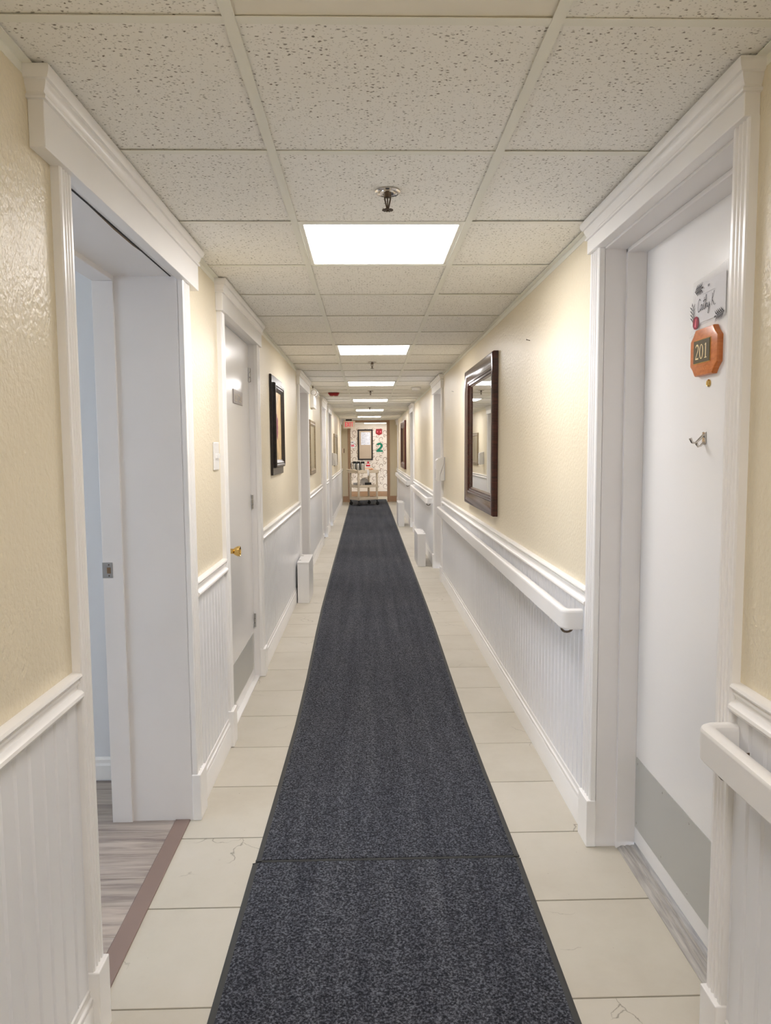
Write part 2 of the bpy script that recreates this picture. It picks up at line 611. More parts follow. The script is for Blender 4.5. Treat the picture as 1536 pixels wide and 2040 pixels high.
# ------------------------------------------------------------------ walls
for side in ('left', 'right'):
    S = SIDE[side]
    mb = MB(S)
    a = YB
    for d in sorted([d for d in DOORS if d['side'] == side], key=lambda d: d['u0']):
        mb.box(a, d['u0'] - 0.02, -WALL_T, 0, 0, 2.6)
        mb.box(d['u0'] - 0.02, d['u1'] + 0.02, -WALL_T, 0, d['top'] + 0.02, 2.6)
        a = d['u1'] + 0.02
    mb.box(a, YE + 0.12, -WALL_T, 0, 0, 2.6)
    wl = struct(mb.build('wall_' + side, M_WALL))
    # beadboard wainscot: single strips close by, sheets further off
    BS = 0.060
    sm = None
    for g0, g1 in gaps(side):
        near1 = min(g1, 5.4)
        u = g0
        if g0 < 5.4:
            u = max(g0, 0.6)
            if u > g0:
                MB(S).box(g0, u, 0, 0.006, 0.10, 0.90).build('beadboard_sheet', M_BEAD, wl)
            k = max(1, round((near1 - u) / BS))
            wd = (near1 - u) / k
            for i in range(k):
                ua = u + i * wd
                pr = [(ua + 0.0005, 0), (ua + 0.0005, 0.003), (ua + 0.005, 0.0075), (ua + wd - 0.010, 0.0075), (ua + wd - 0.0075, 0.0045), (ua + wd - 0.0045, 0.0085), (ua + wd - 0.0015, 0.0045), (ua + wd - 0.0015, 0)]
                MB(S).prism(pr, lambda p, q: (p, q, 0.10), lambda p, q: (p, q, 0.90)).build('bead_strip', M_BEAD, wl)
            u = near1
        if g1 > u + 0.05:
            k = max(1, round((g1 - u) / BS))
            wd = (g1 - u) / k
            pr = [(u, 0)]
            for i in range(k):
                ua = u + i * wd
                pr += [(ua, 0.0015), (ua + 0.007, 0.0085), (ua + wd - 0.007, 0.0085)]
            pr += [(g1, 0.0035), (g1, 0)]
            MB(S).prism(pr, lambda p, q: (p, q, 0.10), lambda p, q: (p, q, 0.90)).build('beadboard_sheet', M_BEAD, wl)

# chair rail and baseboards: one piece per stretch of wall
RAILP = [(0, 0.866), (0.012, 0.866), (0.023, 0.872), (0.0275, 0.880), (0.026, 0.887), (0.020, 0.892), (0.012, 0.894), (0.010, 0.899), (0.0115, 0.906), (0.017, 0.910),
         (0.017, 0.915), (0.0145, 0.917), (0.0145, 0.919), (0.021, 0.922), (0.024, 0.927), (0.021, 0.933), (0.012, 0.936), (0, 0.936)]
BASEP = [(0, 0), (0.018, 0), (0.018, 0.098), (0.016, 0.101), (0.011, 0.102), (0.011, 0.108), (0.017, 0.111), (0.0185, 0.116), (0.017, 0.121), (0.012, 0.124), (0.010, 0.133), (0.0115, 0.137), (0.011, 0.142), (0.008, 0.145), (0, 0.146)]
for i, side in enumerate(('left', 'right')):
    S = SIDE[side]
    tr = struct(empty('trim_%d' % (i + 1)))
    bs = struct(empty('baseboard_' + side))
    for g0, g1 in gaps(side):
        MB(S).prism(RAILP, lambda d, z, g=g0: (g, d, z), lambda d, z, g=g1: (g, d, z)).build('chair_rail', M_TRIM, tr, smooth=35)
        MB(S).prism(BASEP, lambda d, z, g=g0: (g, d, z), lambda d, z, g=g1: (g, d, z)).build('baseboard', M_TRIM, bs, smooth=35)
# wall angle of the ceiling grid
tr = struct(empty('trim_3'))
for side in ('left', 'right'):
    MB(SIDE[side]).prism([(0, CZ - 0.022), (0.0015, CZ - 0.022), (0.0015, CZ - 0.0015), (0.022, CZ - 0.0015), (0.022, CZ), (0, CZ)],
                         lambda d, z: (YB, d, z), lambda d, z: (YE, d, z)).build('wall_angle', M_TEE, tr)

struct(MB().box(XL - 0.3, XR + 0.3, YB - 0.1, YB, 0, 2.6).build('wall_back', M_WALL))

# ------------------------------------------------------------------ ceiling
ceil = struct(empty('ceiling', (0, 0, CZ)))
MB().box(-3.8, 1.6, YB - 0.1, 23.0, 2.6, 2.65).build('roof_slab', M_DARK, ceil)
LIGHT_ROWS = (-3, 2, 7, 12, 17, 22, 27)
rows = range(-6, 31)
tile_mesh = {}
cols = [(XL, TX0), (TX0, TX1), (TX1, XR)]
for ci, (xa, xb) in enumerate(cols):
    for k in rows:
        if ci == 1 and k in LIGHT_ROWS:
            continue
        xm, ym = (xa + xb) / 2, C0 + (k + 0.5) * TILE + 0.012
        key = (ci, ci == 1 and k == -1)
        if key not in tile_mesh:
            hw = (xb - xa) / 2 - 0.003
            mb = MB()
            mb.box(-hw, hw, -TILE / 2 + 0.003, TILE / 2 - 0.003, 0, 0.016)
            o = mb.build('ceiling_tile', M_PLAIN if key[1] else M_TILE, ceil, org=(0, 0, 0))
            tile_mesh[key] = o.data
        else:
            o = bpy.data.objects.new('ceiling_tile', tile_mesh[key])
            COL.objects.link(o)
            o.parent = ceil
        o.location = (xm, ym, 0.0035 + random.uniform(0, 0.002))
        o.rotation_euler = (random.uniform(-0.0035, 0.0035), random.uniform(-0.002, 0.002), 0)
tee = [(-0.012, 0), (0.012, 0), (0.012, 0.0015), (0.002, 0.0025), (0.002, 0.035), (-0.002, 0.035), (-0.002, 0.0025), (-0.012, 0.0015)]
for x in (TX0, TX1):
    MB().prism(tee, lambda p, q, x=x: (x + p, YB, CZ + q - 0.0012), lambda p, q, x=x: (x + p, YE, CZ + q - 0.0012)).build('main_tee', M_TEE, ceil)
for ci, (xa, xb) in enumerate(cols):
    xa2, xb2 = xa + (0.012 if ci else 0.022), xb - (0.012 if ci < 2 else 0.022)
    me = None
    for k in list(rows) + [31]:
        if me is None:
            o = MB().prism(tee, lambda p, q: (xa2, p, q), lambda p, q: (xb2, p, q)).build('cross_tee', M_TEE, ceil, org=(0, 0, 0))
            me = o.data
        else:
            o = bpy.data.objects.new('cross_tee', me)
            COL.objects.link(o)
            o.parent = ceil
        o.location = (0, C0 + k * TILE + 0.012, 0)

# ------------------------------------------------------------------ floor: wide painted boards
fl = struct(empty('floor'))
MB().box(XL - 0.1, XR + 0.1, YB, 23.0, -0.06, -0.012).build('subfloor', M_DARK, fl)
bm_ = None
k0 = int((YB - F0) / BOARD) - 1
for k in range(k0, 50):
    ya = F0 + k * BOARD
    if ya > 22.6:
        break
    if bm_ is None:
        mb = MB()
        h = BOARD / 2 - 0.0027
        mb.box(XL - 0.012, XR + 0.09, -h, h, -0.012, 0)
        o = mb.build('floor_board', M_BOARD, fl, org=(0, 0, 0), bevel=0.0015)
        bm_ = o.data
    else:
        o = bpy.data.objects.new('floor_board', bm_)
        COL.objects.link(o)
        o.parent = fl
        md = o.modifiers.new('edge', 'BEVEL')
        md.width = 0.0015
        md.segments = 2
    o.location = (0, ya + BOARD / 2, random.uniform(-0.0008, 0.0))

# ------------------------------------------------------------------ doors, casings, headers
CASE_T = 0.022


def casing(S, ua, ub, z0, z1, t=CASE_T):
    """fluted casing board, profile in (u, depth)"""
    wd = ub - ua
    pr = [(ua, 0), (ua, t - 0.003), (ua + 0.004, t)]
    nf = 3
    m0 = 0.16 * wd
    fwd = (wd - 2 * m0) / nf
    for i in range(nf):
        a = ua + m0 + i * fwd
        for j in range(6):
            q = j / 5
            pr.append((a + fwd * (0.12 + 0.76 * q), t - 0.0085 * math.sin(math.pi * q)))
    pr += [(ub - 0.004, t), (ub, t - 0.003), (ub, 0)]
    return MB(S).prism(pr, lambda p, q: (p, q, z0), lambda p, q: (p, q, z1))


CROWN = [(0.0341, 2.184), (0.040, 2.185), (0.042, 2.189), (0.040, 2.193), (0.0365, 2.195), (0.0365, 2.199), (0.041, 2.206), (0.0445, 2.216), (0.0445, 2.220), (0.050, 2.222), (0.055, 2.232), (0.056, 2.240), (0.054, 2.2465)]


def door_surround(d, name):
    S = SIDE[d['side']]
    ua, ub = d['u0'] - d['c0'], d['u1'] + d['c1']
    D = struct(empty(name, S((d['u0'] + d['u1']) / 2, 0, 0)))
    for a, b in ((ua, d['u0']), (d['u1'], ub)):
        casing(S, a, b, d['pl'] - 0.004, d['hb'] + 0.002).build('casing', M_TRIM, D, smooth=30)
        MB(S).box(a - 0.004, b + 0.004, 0, 0.034, 0, d['pl']).build('plinth_block', M_TRIM, D, bevel=0.003)
    h0, h1 = ua - d['o0'], ub + d['o1']
    hd = MB(S).box(h0, h1, 0, 0.034, d['hb'], 2.19).build('header', M_TRIM, D, bevel=0.002)
    rr = []
    for q, z in CROWN:
        e = q - 0.034
        rr.append([(h0 - e, 0, z), (h0 - e, q, z), (h1 + e, q, z), (h1 + e, 0, z)])
    MB(S).rings(rr).build('crown', M_TRIM, hd, smooth=25)
    return D, S


def jambs(D, S, d, depth, mat=None):
    mat = mat or M_JAMB
    MB(S).box(d['u0'] - 0.02, d['u0'], -depth, 0.001, 0, d['top']).build('jamb', mat, D)
    MB(S).box(d['u1'], d['u1'] + 0.02, -depth, 0.001, 0, d['top']).build('jamb', mat, D)
    MB(S).box(d['u0'] - 0.02, d['u1'] + 0.02, -depth, 0.001, d['top'], d['top'] + 0.02).build('head_jamb', mat, D)


def stops(D, S, d, d0, d1, proud):
    MB(S).box(d['u0'], d['u0'] + proud, d0, d1, 0, d['top']).build('door_stop', M_JAMB, D, bevel=0.002)
    MB(S).box(d['u1'] - proud, d['u1'], d0, d1, 0, d['top']).build('door_stop', M_JAMB, D, bevel=0.002)
    MB(S).box(d['u0'], d['u1'], d0, d1, d['top'] - proud, d['top']).build('door_stop', M_JAMB, D, bevel=0.002)


def hinge(leaf, S, u, dd, z, hh=0.09):
    mb = MB(S)
    mb.box(u - 0.030, u + 0.012, dd, dd + 0.002, z - hh / 2, z + hh / 2)
    h = mb.build('hinge', M_GREYP, leaf)
    for j in range(3):
        za = z - hh / 2 + j * hh / 3
        MB(S).lathe((u, dd + 0.006, za + 0.002), (0, 0, 1), [(0.0075, 0), (0.0075, hh / 3 - 0.004)], 10).build('hinge_knuckle', M_STEEL, h)


for d in DOORS:
    D, S = door_surround(d, 'door_%d' % d['n'])
    n = d['n']
    if n == 1:
        # open doorway, deep reveal; the leaf stands open out of sight in the side room
        D['label'] = 'open doorway with deep white reveal, nearest on the left'
        jambs(D, S, d, 0.234)
        fr = dict(d, u0=d['u0'] + 0.010, u1=d['u1'] - 0.010, top=d['top'] - 0.018)
        for a, b in ((fr['u0'] - 0.03, fr['u0']), (fr['u1'], fr['u1'] + 0.03)):
            MB(S).box(a, b, -0.312, -0.234, 0, fr['top']).build('inner_jamb', M_JAMB, D, bevel=0.002)
        MB(S).box(fr['u0'] - 0.03, fr['u1'] + 0.03, -0.312, -0.234, fr['top'], fr['top'] + 0.04).build('inner_head_jamb', M_JAMB, D, bevel=0.002)
        MB(S).box(d['u0'] + 0.01, d['u1'], -0.027, -0.022, d['top'] - 0.0015, d['top'] + 0.001).build('open_joint', M_DARK, D)
        MB(S).prism([(d['u0'] + 0.22, -0.027), (d['u0'] + 0.45, -0.034), (d['u0'] + 0.62, -0.033), (d['u0'] + 0.70, -0.027)], lambda u, q: (u, q, d['top'] - 0.001), lambda u, q: (u, q, d['top'] + 0.001)).build('chipped_paint', M_STAIN_SIDE, D)
        # strike plate on the far inner jamb
        u = fr['u1']
        sp = MB(S).box(u - 0.0018, u + 0.001, -0.313, -0.274, 0.972, 1.032).build('strike_plate', M_STEEL, D, bevel=0.0006)
        MB(S).box(u - 0.0024, u - 0.0014, -0.295, -0.281, 0.990, 1.013).build('latch_hole', M_STAIN_SIDE, sp)
        for z in (0.981, 1.023):
            MB(S).lathe((u - 0.0014, -0.288, z), (-1, 0, 0), [(0.003, 0), (0.0025, 0.0012), (0.0, 0.0014)], 10).build('screw', M_BRONZE, sp)
        # brown strip where the corridor floor meets the side room
        MB(S).box(d['u0'] - 0.02, d['u1'] + 0.01, -0.070, -0.011, -0.010, 0.004).build('threshold_strip', M_STRIP, D, bevel=0.003)
    elif n == 2:
        D['label'] = 'closed white door with brass knob on the left'
        jambs(D, S, d, 0.10)
        dd = -0.035
        leaf = MB(S).box(d['u0'] + 0.004, d['u1'] - 0.004, dd - 0.04, dd, 0.008, d['top'] - 0.004).build('door_leaf', M_DOOR, D, bevel=0.002)
        MB(S).box(d['u0'] + 0.07, d['u1'] - 0.05, dd, dd + 0.002, 0.072, 0.298).build('kick_plate', M_KICK, leaf)
        kx = XL + dd
        MB().lathe((kx, 3.83, 0.928), (1, 0, 0), [(0.032, 0), (0.032, 0.004), (0.026, 0.009), (0.014, 0.011), (0.0135, 0.030), (0.020, 0.038), (0.027, 0.052), (0.0275, 0.064), (0.0245, 0.066), (0.022, 0.062), (0.0, 0.0615)], 28).build('door_knob', M_BRASS, leaf, smooth=40)
        for z in (1.92, 1.13, 0.37):
            hinge(leaf, S, d['u1'] - 0.006, dd, z)
        MB(S).box(d['u0'] - 0.005, d['u1'] + 0.005, -0.075, -0.005, -0.01, 0.006).build('threshold', M_TRIM, D)
    elif n == 6:
        D['label'] = 'closed white door numbered 201 on the right'
        jambs(D, S, d, 0.19)
        stops(D, S, d, -0.140, -0.072, 0.014)
        MB(S).box(d['u0'] + 0.014, d['u0'] + 0.022, -0.140, -0.100, 0, d['top'] - 0.014).build('door_stop', M_JAMB, D)
        dd = -0.140
        leaf = MB(S).box(d['u0'] + 0.004, d['u1'] - 0.004, dd - 0.04, dd, 0.022, d['top'] - 0.006).build('door_leaf', M_DOOR, D, bevel=0.002)
        kp = MB(S).box(d['u0'] + 0.10, d['u1'] - 0.020, dd, dd + 0.002, 0.085, 0.345).build('kick_plate', M_KICK, leaf)
        for uu in (d['u1'] - 0.035, 2.30, 2.10, 1.90):
            for z in (0.105, 0.325):
                MB().lathe((XR - dd - 0.002, uu, z), (-1, 0, 0), [(0.004, 0), (0.0035, 0.0014), (0.0, 0.002)], 10).build('screw', M_STEEL, kp)
        MB().lathe((XR - dd, 2.058, 1.633), (-1, 0, 0), [(0.0105, 0), (0.0105, 0.003), (0.0085, 0.005), (0.006, 0.004), (0.0, 0.005)], 20).build('peephole', M_BRASS, leaf, smooth=40)
        th = [(-0.19, -0.01), (-0.078, -0.01), (-0.078, 0.002), (-0.092, 0.010), (-0.100, 0.010), (-0.102, 0.008), (-0.107, 0.008), (-0.109, 0.011),
              (-0.119, 0.011), (-0.121, 0.009), (-0.126, 0.009), (-0.128, 0.012), (-0.19, 0.012)]
        MB(S).prism(th, lambda p, q: (d['u0'] - 0.005, p, q), lambda p, q: (d['u1'] + 0.003, p, q)).build('threshold', M_ALUM, D)
    else:
        D['label'] = {3: 'closed white door beside the emergency light on the left', 4: 'fourth white door on the left, past the bronze framed picture',
                      5: 'last white door on the left, before the soap dispenser', 7: 'white door behind the hand dispenser on the right',
                      8: 'furthest white door on the right'}[n]
        jambs(D, S, d, 0.16)
        dd = -0.085
        leaf = MB(S).box(d['u0'] + 0.004, d['u1'] - 0.004, dd - 0.04, dd, 0.012, d['top'] - 0.004).build('door_leaf', M_DOOR, D, bevel=0.002)
        MB(S).box(d['u0'] + 0.06, d['u1'] - 0.06, dd, dd + 0.002, 0.07, 0.29).build('kick_plate', M_KICK, leaf)
        sx = 1 if d['side'] == 'left' else -1
        MB().lathe((S(0, dd, 0)[0], d['u0'] + 0.10, 0.93), (sx, 0, 0), [(0.03, 0), (0.03, 0.005), (0.013, 0.010), (0.013, 0.03), (0.026, 0.042), (0.026, 0.06), (0.0, 0.062)], 16).build('door_knob', M_BRASS, leaf, smooth=40)

# ------------------------------------------------------------------ side room seen through the open doorway
RX = XL - WALL_T
struct(MB().box(-3.9, RX, 3.17, 3.30, 0, 2.6).build('wall_room_far', M_ROOM))
struct(MB().box(-3.9, RX, -0.9, -0.8, 0, 2.6).build('wall_room_near', M_ROOM))
mb = MB()
mb.box(-3.75, -3.6, -0.8, 0.5, 0, 2.6).box(-3.75, -3.6, 2.3, 3.17, 0, 2.6).box(-3.75, -3.6, 0.5, 2.3, 0, 0.8).box(-3.75, -3.6, 0.5, 2.3, 2.05, 2.6)
struct(mb.build('wall_room_outer', M_ROOM))
struct(MB().box(-3.6, RX, -0.8, 3.17, 2.42, 2.5).build('ceiling_room', M_PLAIN))
struct(MB().prism([(0, 0.012), (0.016, 0.012), (0.016, 0.075), (0.012, 0.085), (0.012, 0.10), (0.006, 0.108), (0, 0.11)], lambda p, q: (-3.6, 3.17 - p, q), lambda p, q: (RX, 3.17 - p, q)).build('baseboard_room', M_TRIM))
W = struct(empty('window_1', (-3.66, 1.4, 0.8)))
MB().rings([[(x, 0.5 + t, 0.8 + t), (x, 2.3 - t, 0.8 + t), (x, 2.3 - t, 2.05 - t), (x, 0.5 + t, 2.05 - t)] for x, t in ((-3.70, 0), (-3.61, 0), (-3.61, 0.05), (-3.70, 0.05), (-3.70, 0))], caps=False).build('window_frame', M_TRIM, W)
MB().box(-3.68, -3.63, 1.38, 1.42, 0.85, 2.0).build('mullion', M_TRIM, W)
for a, b in ((0.55, 1.38), (1.42, 2.25)):
    MB().box(-3.657, -3.653, a, b, 0.85, 2.0).build('pane', M_PANE, W)
fr = struct(empty('floor_room'))
MB().box(-3.6, RX + 0.23, -0.8, 3.17, -0.06, -0.009).build('underlay', M_DARK, fr)
PW, PL = 0.152, 0.92
me = None
for i in range(27):
    y = 3.17 - PW * (i + 0.5)
    off = random.uniform(0, PL)
    x = XL - 0.070
    first = True
    while x > -3.6:
        ln = off + 0.1 if first and off > 0.15 else PL
        first = False
        xa = max(x - ln, -3.6)
        ya, yb = y - PW / 2, y + PW / 2
        inside_reveal = DOORS[0]['u0'] - 0.02 < y < DOORS[0]['u1'] + 0.02
        xs = x if inside_reveal else min(x, RX - 0.001)
        if xs - xa > 0.02:
            mb = MB()
            mb.box(xa + 0.0008, xs - 0.0008, ya + 0.0008, yb - 0.0008, -0.009, 0.001)
            mb.build('floor_plank', M_VINYL, fr, org=((xa + xs) / 2, y, 0)).location = ((xa + xs) / 2, y, 0)
        x = xa

# ------------------------------------------------------------------ corridor end and alcove beyond
OE0, OE1, OEZ = -0.46, 0.545, 2.19
mb = MB()
mb.box(XL, OE0, YE, YE + 0.12, 0, 2.6).box(OE1, XR, YE, YE + 0.12, 0, 2.6).box(OE0, OE1, YE, YE + 0.12, OEZ, 2.6)
we = struct(mb.build('wall_end', M_BEIGE))
T = struct(empty('trim_4'))
MB().box(OE0 - 0.075, OE0, YE - 0.018, YE + 0.125, 0, OEZ).build('opening_casing', M_BROWN, T)
MB().box(OE1, OE1 + 0.075, YE - 0.018, YE + 0.125, 0, OEZ).build('opening_casing', M_BROWN, T)
MB().box(OE0 - 0.075, OE1 + 0.075, YE - 0.018, YE + 0.125, OEZ, CZ - 0.001).build('opening_head', M_BROWN, T)
B = struct(empty('baseboard_end'))
MB().box(XL + 0.02, OE0 - 0.076, YE - 0.014, YE, 0.012, 0.168).build('baseboard', M_BROWN, B)
MB().box(OE1 + 0.076, XR - 0.02, YE - 0.014, YE, 0.012, 0.168).build('baseboard', M_BROWN, B)
MB().box(-0.95, 1.25, 22.668, 22.68, 0.012, 0.165).build('baseboard', M_BROWN, B)
MB().box(-0.95, 1.25, 22.672, 22.68, 0.165, 0.181).build('base_cap', M_TRIM, B)
YW = 22.68
wa = struct(MB().box(-0.95, 1.25, YW, YW + 0.1, 0, 2.6).build('wall_alcove', M_WALLP))
struct(MB().box(-1.05, -0.95, YE + 0.12, YW + 0.1, 0, 2.6).build('wall_alcove_left', M_BEIGE))
struct(MB().box(1.25, 1.35, YE + 0.12, YW + 0.1, 0, 2.6).build('wall_alcove_right', M_BEIGE))
struct(MB().box(-1.0, 1.3, YE + 0.12, YW, CZ, CZ + 0.05).build('ceiling_alcove', M_PLAIN))
# printed scrolls of the wallpaper
mb = MB()


SCN = iter(range(1000))


def scroll(cx, cz, s, flip, rot):
    pts, wd = [], []
    for k in range(22):
        q = k / 21
        t = q * 5.2
        r = s * (0.18 + 0.82 * (1 - q)) * 0.55
        pts.append((r * math.cos(t) * flip, r * math.sin(t)))
        wd.append(0.013 * (0.6 + 0.7 * math.sin(math.pi * q)))
    pts = [(-s * 0.75 * flip + s * 0.55 * flip + 0.55 * s * flip, -s * 0.7)] + [(p + 0, q) for p, q in pts]
    wd = [0.006] + wd
    cr, sr = math.cos(rot), math.sin(rot)
    dep = 0.0004 + 0.00005 * next(SCN)
    mb.ribbon([(cx + p * cr - q * sr, cz + p * sr + q * cr) for p, q in pts], wd, lambda u, v: (u, YW - dep, v))


for j in range(10):
    for i in range(9):
        cx = -0.85 + i * 0.235 + (0.118 if j % 2 else 0)
        cz = 0.33 + j * 0.205
        if cz > 2.15:
            continue
        scroll(cx, cz, 0.16, 1 if (i + j) % 2 else -1, 0.5 * ((i * 3 + j) % 4))
        scroll(cx + 0.10, cz + 0.09, 0.085, -1 if (i + j) % 2 else 1, 1.3 + 0.8 * ((i + j) % 3))
mb.build('scroll_print', M_SCROLL, wa, fixn=False)
# white end casings of the corridor
for i, (side, ua) in enumerate((('left', 19.15), ('right', 19.5))):
    S = SIDE[side]
    T = struct(empty('trim_%d' % (5 + i)))
    casing(S, ua, ua + 0.10, 0.16, 2.12).build('casing', M_TRIM, T, smooth=30)
    MB(S).box(ua - 0.004, ua + 0.104, 0, 0.034, 0, 0.165).build('plinth_block', M_TRIM, T)
    h0, h1 = ua - 0.02, YE
    hd = MB(S).box(h0, h1, 0, 0.034, 2.11, 2.19).build('header', M_TRIM, T)
    MB(S).rings([[(h0 - (q - 0.034), 0, z), (h0 - (q - 0.034), q, z), (h1, q, z), (h1, 0, z)] for q, z in CROWN]).build('crown', M_TRIM, hd)

# ------------------------------------------------------------------ ceiling lights
WHICH = {-3: 'square ceiling light panel behind the viewer', 2: 'largest and nearest square ceiling light panel in view',
         7: 'second ceiling light panel counting down the corridor', 12: 'third ceiling light panel counting down the corridor',
         17: 'fourth ceiling light panel counting down the corridor', 22: 'fifth ceiling light panel counting down the corridor',
         27: 'last ceiling light panel before the corridor end'}


def light_panel(x0, x1, y0, y1, label):
    xm, ym = (x0 + x1) / 2, (y0 + y1) / 2
    t = tag(empty('ceiling_light', (xm, ym, CZ)), label, 'light', 'square ceiling light panels')
    MB().rings([[(x0 + q, y0 + q, z), (x1 - q, y0 + q, z), (x1 - q, y1 - q, z), (x0 + q, y1 - q, z)] for q, z in ((0, CZ + 0.03), (0, CZ + 0.0012), (0.016, CZ + 0.0012), (0.018, CZ + 0.004), (0.018, CZ + 0.03))], caps=False).build('frame', M_TEE, t)
    MB().box(x0 + 0.018, x1 - 0.018, y0 + 0.018, y1 - 0.018, CZ + 0.0045, CZ + 0.010).build('diffuser', M_DIFF, t)
    MB().box(x0, x1, y0, y1, CZ + 0.031, CZ + 0.09).build('housing', M_TEE, t)


for k in LIGHT_ROWS:
    y0 = C0 + k * TILE + 0.012
    light_panel(TX0 + 0.012, TX1 - 0.012, y0 + 0.012, y0 + TILE - 0.012, WHICH[k])
xa, xb, ya, yb = -0.10, 0.58, 21.75, 22.35
t = tag(empty('ceiling_light', (0.24, 22.05, CZ)), 'light panel in the papered alcove beyond the corridor end', 'light', 'square ceiling light panels')
MB().rings([[(xa + q, ya + q, z), (xb - q, ya + q, z), (xb - q, yb - q, z), (xa + q, yb - q, z)] for q, z in ((0, CZ - 0.001), (0, CZ - 0.02), (0.02, CZ - 0.02), (0.02, CZ - 0.001))], caps=False).build('frame', M_TEE, t)
MB().box(xa + 0.02, xb - 0.02, ya + 0.02, yb - 0.02, CZ - 0.018, CZ - 0.002).build('diffuser', M_DIFF2, t)

# ------------------------------------------------------------------ carpet runners
def runner(name, label, rows_, t=0.009):
    y0 = rows_[0][0]
    xm = (rows_[0][1] + rows_[0][2]) / 2
    R = tag(empty(name, (xm, y0, 0)), label, 'carpet', 'charcoal carpet runners')
    e = 0.020
    mb = MB()
    n = len(rows_)
    sec = lambda xl, xr: [(xl + e, 0.0008), (xr - e, 0.0008), (xr - e, t), (xl + e, t)]
    ins = [(y + (e * 0.25 if k == 0 else (-e * 0.25 if k == n - 1 else 0)), a, b) for k, (y, a, b) in enumerate(rows_)]
    mb.rings([[(x, y, z) for x, z in sec(a, b)] for y, a, b in ins]).build('pile', M_CARPET, R)
    for s in (0, 1):
        mb = MB()
        rr = []
        for y, a, b in rows_:
            x0 = a if s == 0 else b
            q = 1 if s == 0 else -1
            rr.append([(x0, y, 0.0005), (x0 + q * (e + 0.001), y, 0.0005), (x0 + q * (e + 0.001), y, t - 0.0025), (x0 + q * 0.008, y, t - 0.004), (x0, y, 0.0025)])
        mb.rings(rr).build('rubber_edge', M_RUBBER, R)
    for k, sg in ((0, -1), (n - 1, 1)):
        y, a, b = rows_[k]
        MB().prism([(y, 0.0005), (y - sg * 0.006, 0.0005), (y - sg * 0.006, t - 0.002), (y, 0.003)], lambda p, q: (a, p, q), lambda p, q: (b, p, q)).build('end_binding', M_RUBBER, R)


runner('carpet_runner', 'short charcoal carpet runner nearest the viewer', [(-1.2, -0.425, 0.535), (0.5, -0.422, 0.532), (1.75, -0.421, 0.530), (2.484, -0.416, 0.531)])
runner('carpet_runner', 'long charcoal carpet runner leading to the cart',
       [(2.493, -0.408, 0.530), (3.2, -0.400, 0.522), (3.8, -0.395, 0.520), (4.6, -0.402, 0.527), (5.8, -0.424, 0.541), (6.7, -0.436, 0.546), (9.0, -0.448, 0.548), (13.0, -0.465, 0.552), (17.0, -0.482, 0.556), (21.3, -0.495, 0.545)])

# ------------------------------------------------------------------ handrails
def handrail(u0, u1, label, x_out=0.732):
    D = tag(empty('handrail', (0.75, (u0 + u1) / 2, 0.77)), label, 'handrail', 'white wall handrails')
    x_in, R = XR - 0.008, 0.022
    th, z0, z1 = 0.034, 0.766, 0.845
    xc = x_out + th / 2
    path = [(x_in, u0 + th / 2)]
    for j in range(6):
        a = j / 5 * math.pi / 2
        path.append((xc + R - R * math.sin(a), u0 + th / 2 + R - R * math.cos(a)))
    for j in range(6):
        a = j / 5 * math.pi / 2
        path.append((xc + R - R * math.cos(a), u1 - th / 2 - R + R * math.sin(a)))
    path.append((x_in, u1 - th / 2))
    h = th / 2
    prof = [(-h, z0 + 0.006), (-h + 0.005, z0), (h - 0.005, z0), (h, z0 + 0.006), (h, z0 + 0.008), (h, z1 - 0.014), (h, z1 - 0.011)]
    for j in range(1, 6):
        a = j / 6 * math.pi
        prof.append((h * math.cos(a), z1 - 0.011 + 0.011 * math.sin(a)))
    prof += [(-h, z1 - 0.011), (-h, z1 - 0.014), (-h, z0 + 0.008)]
    rr = []
    for k, (x, y) in enumerate(path):
        a, b = path[max(k - 1, 0)], path[min(k + 1, len(path) - 1)]
        dx, dy = b[0] - a[0], b[1] - a[1]
        l = math.hypot(dx, dy)
        nx, ny = dy / l, -dx / l
        rr.append([(x + nx * o_, y + ny * o_, z) for o_, z in prof])
    MB().rings(rr).build('rail', M_TRIM, D, smooth=32)
    k = max(2, int((u1 - u0) / 1.6) + 1)
    for j in range(k):
        y = u0 + 0.075 + (u1 - u0 - 0.15) * j / (k - 1)
        pts = [(0.750, y, z0 + 0.002)] + [(0.750 + 0.022 * (1 - math.cos(a)), y, z0 - 0.008 - 0.018 * math.sin(a)) for a in [i / 8 * math.pi for i in range(9)]] + [(0.794, y, z0 + 0.03), (XR - 0.006, y, z0 + 0.03)]
        MB().tube(pts, 0.0045, 8).build('bracket', M_BRONZE if j == 0 or u0 < 0 else M_TRIM, D, smooth=60)


handrail(-0.6, 1.580, 'white wall handrail nearest the viewer, ending beside door 201', 0.726)
handrail(2.72, 7.80, 'long white wall handrail below the large mirror')
handrail(9.22, 12.62, 'white wall handrail beyond the hand dispenser')
handrail(14.0, 19.4, 'furthest white wall handrail, near the far right mirror')

# ------------------------------------------------------------------ white boxes on the floor along the walls
def pipe_box(x0, x1, y0, y1, z, label, wallside):
    o = tag(empty('pipe_cover_box', ((x0 + x1) / 2, (y0 + y1) / 2, 0)), label, 'box', 'white boxes against the walls')
    MB().box(x0, x1, y0, y1, 0.001, z - 0.012).build('body', M_WHITEP, o, bevel=0.002)
    MB().box(x0 - 0.002, x1 + 0.002, y0 - 0.003, y1, z - 0.012, z).build('lid', M_TRIM, o, bevel=0.002)
    xs = x0 + 0.012 if wallside == 'left' else x1 - 0.012
    for y in (y0 + 0.12, y1 - 0.10):
        MB().box(xs - 0.012, xs + 0.014, y - 0.006, y + 0.006, z, z + 0.003).build('clip', M_STEEL, o)


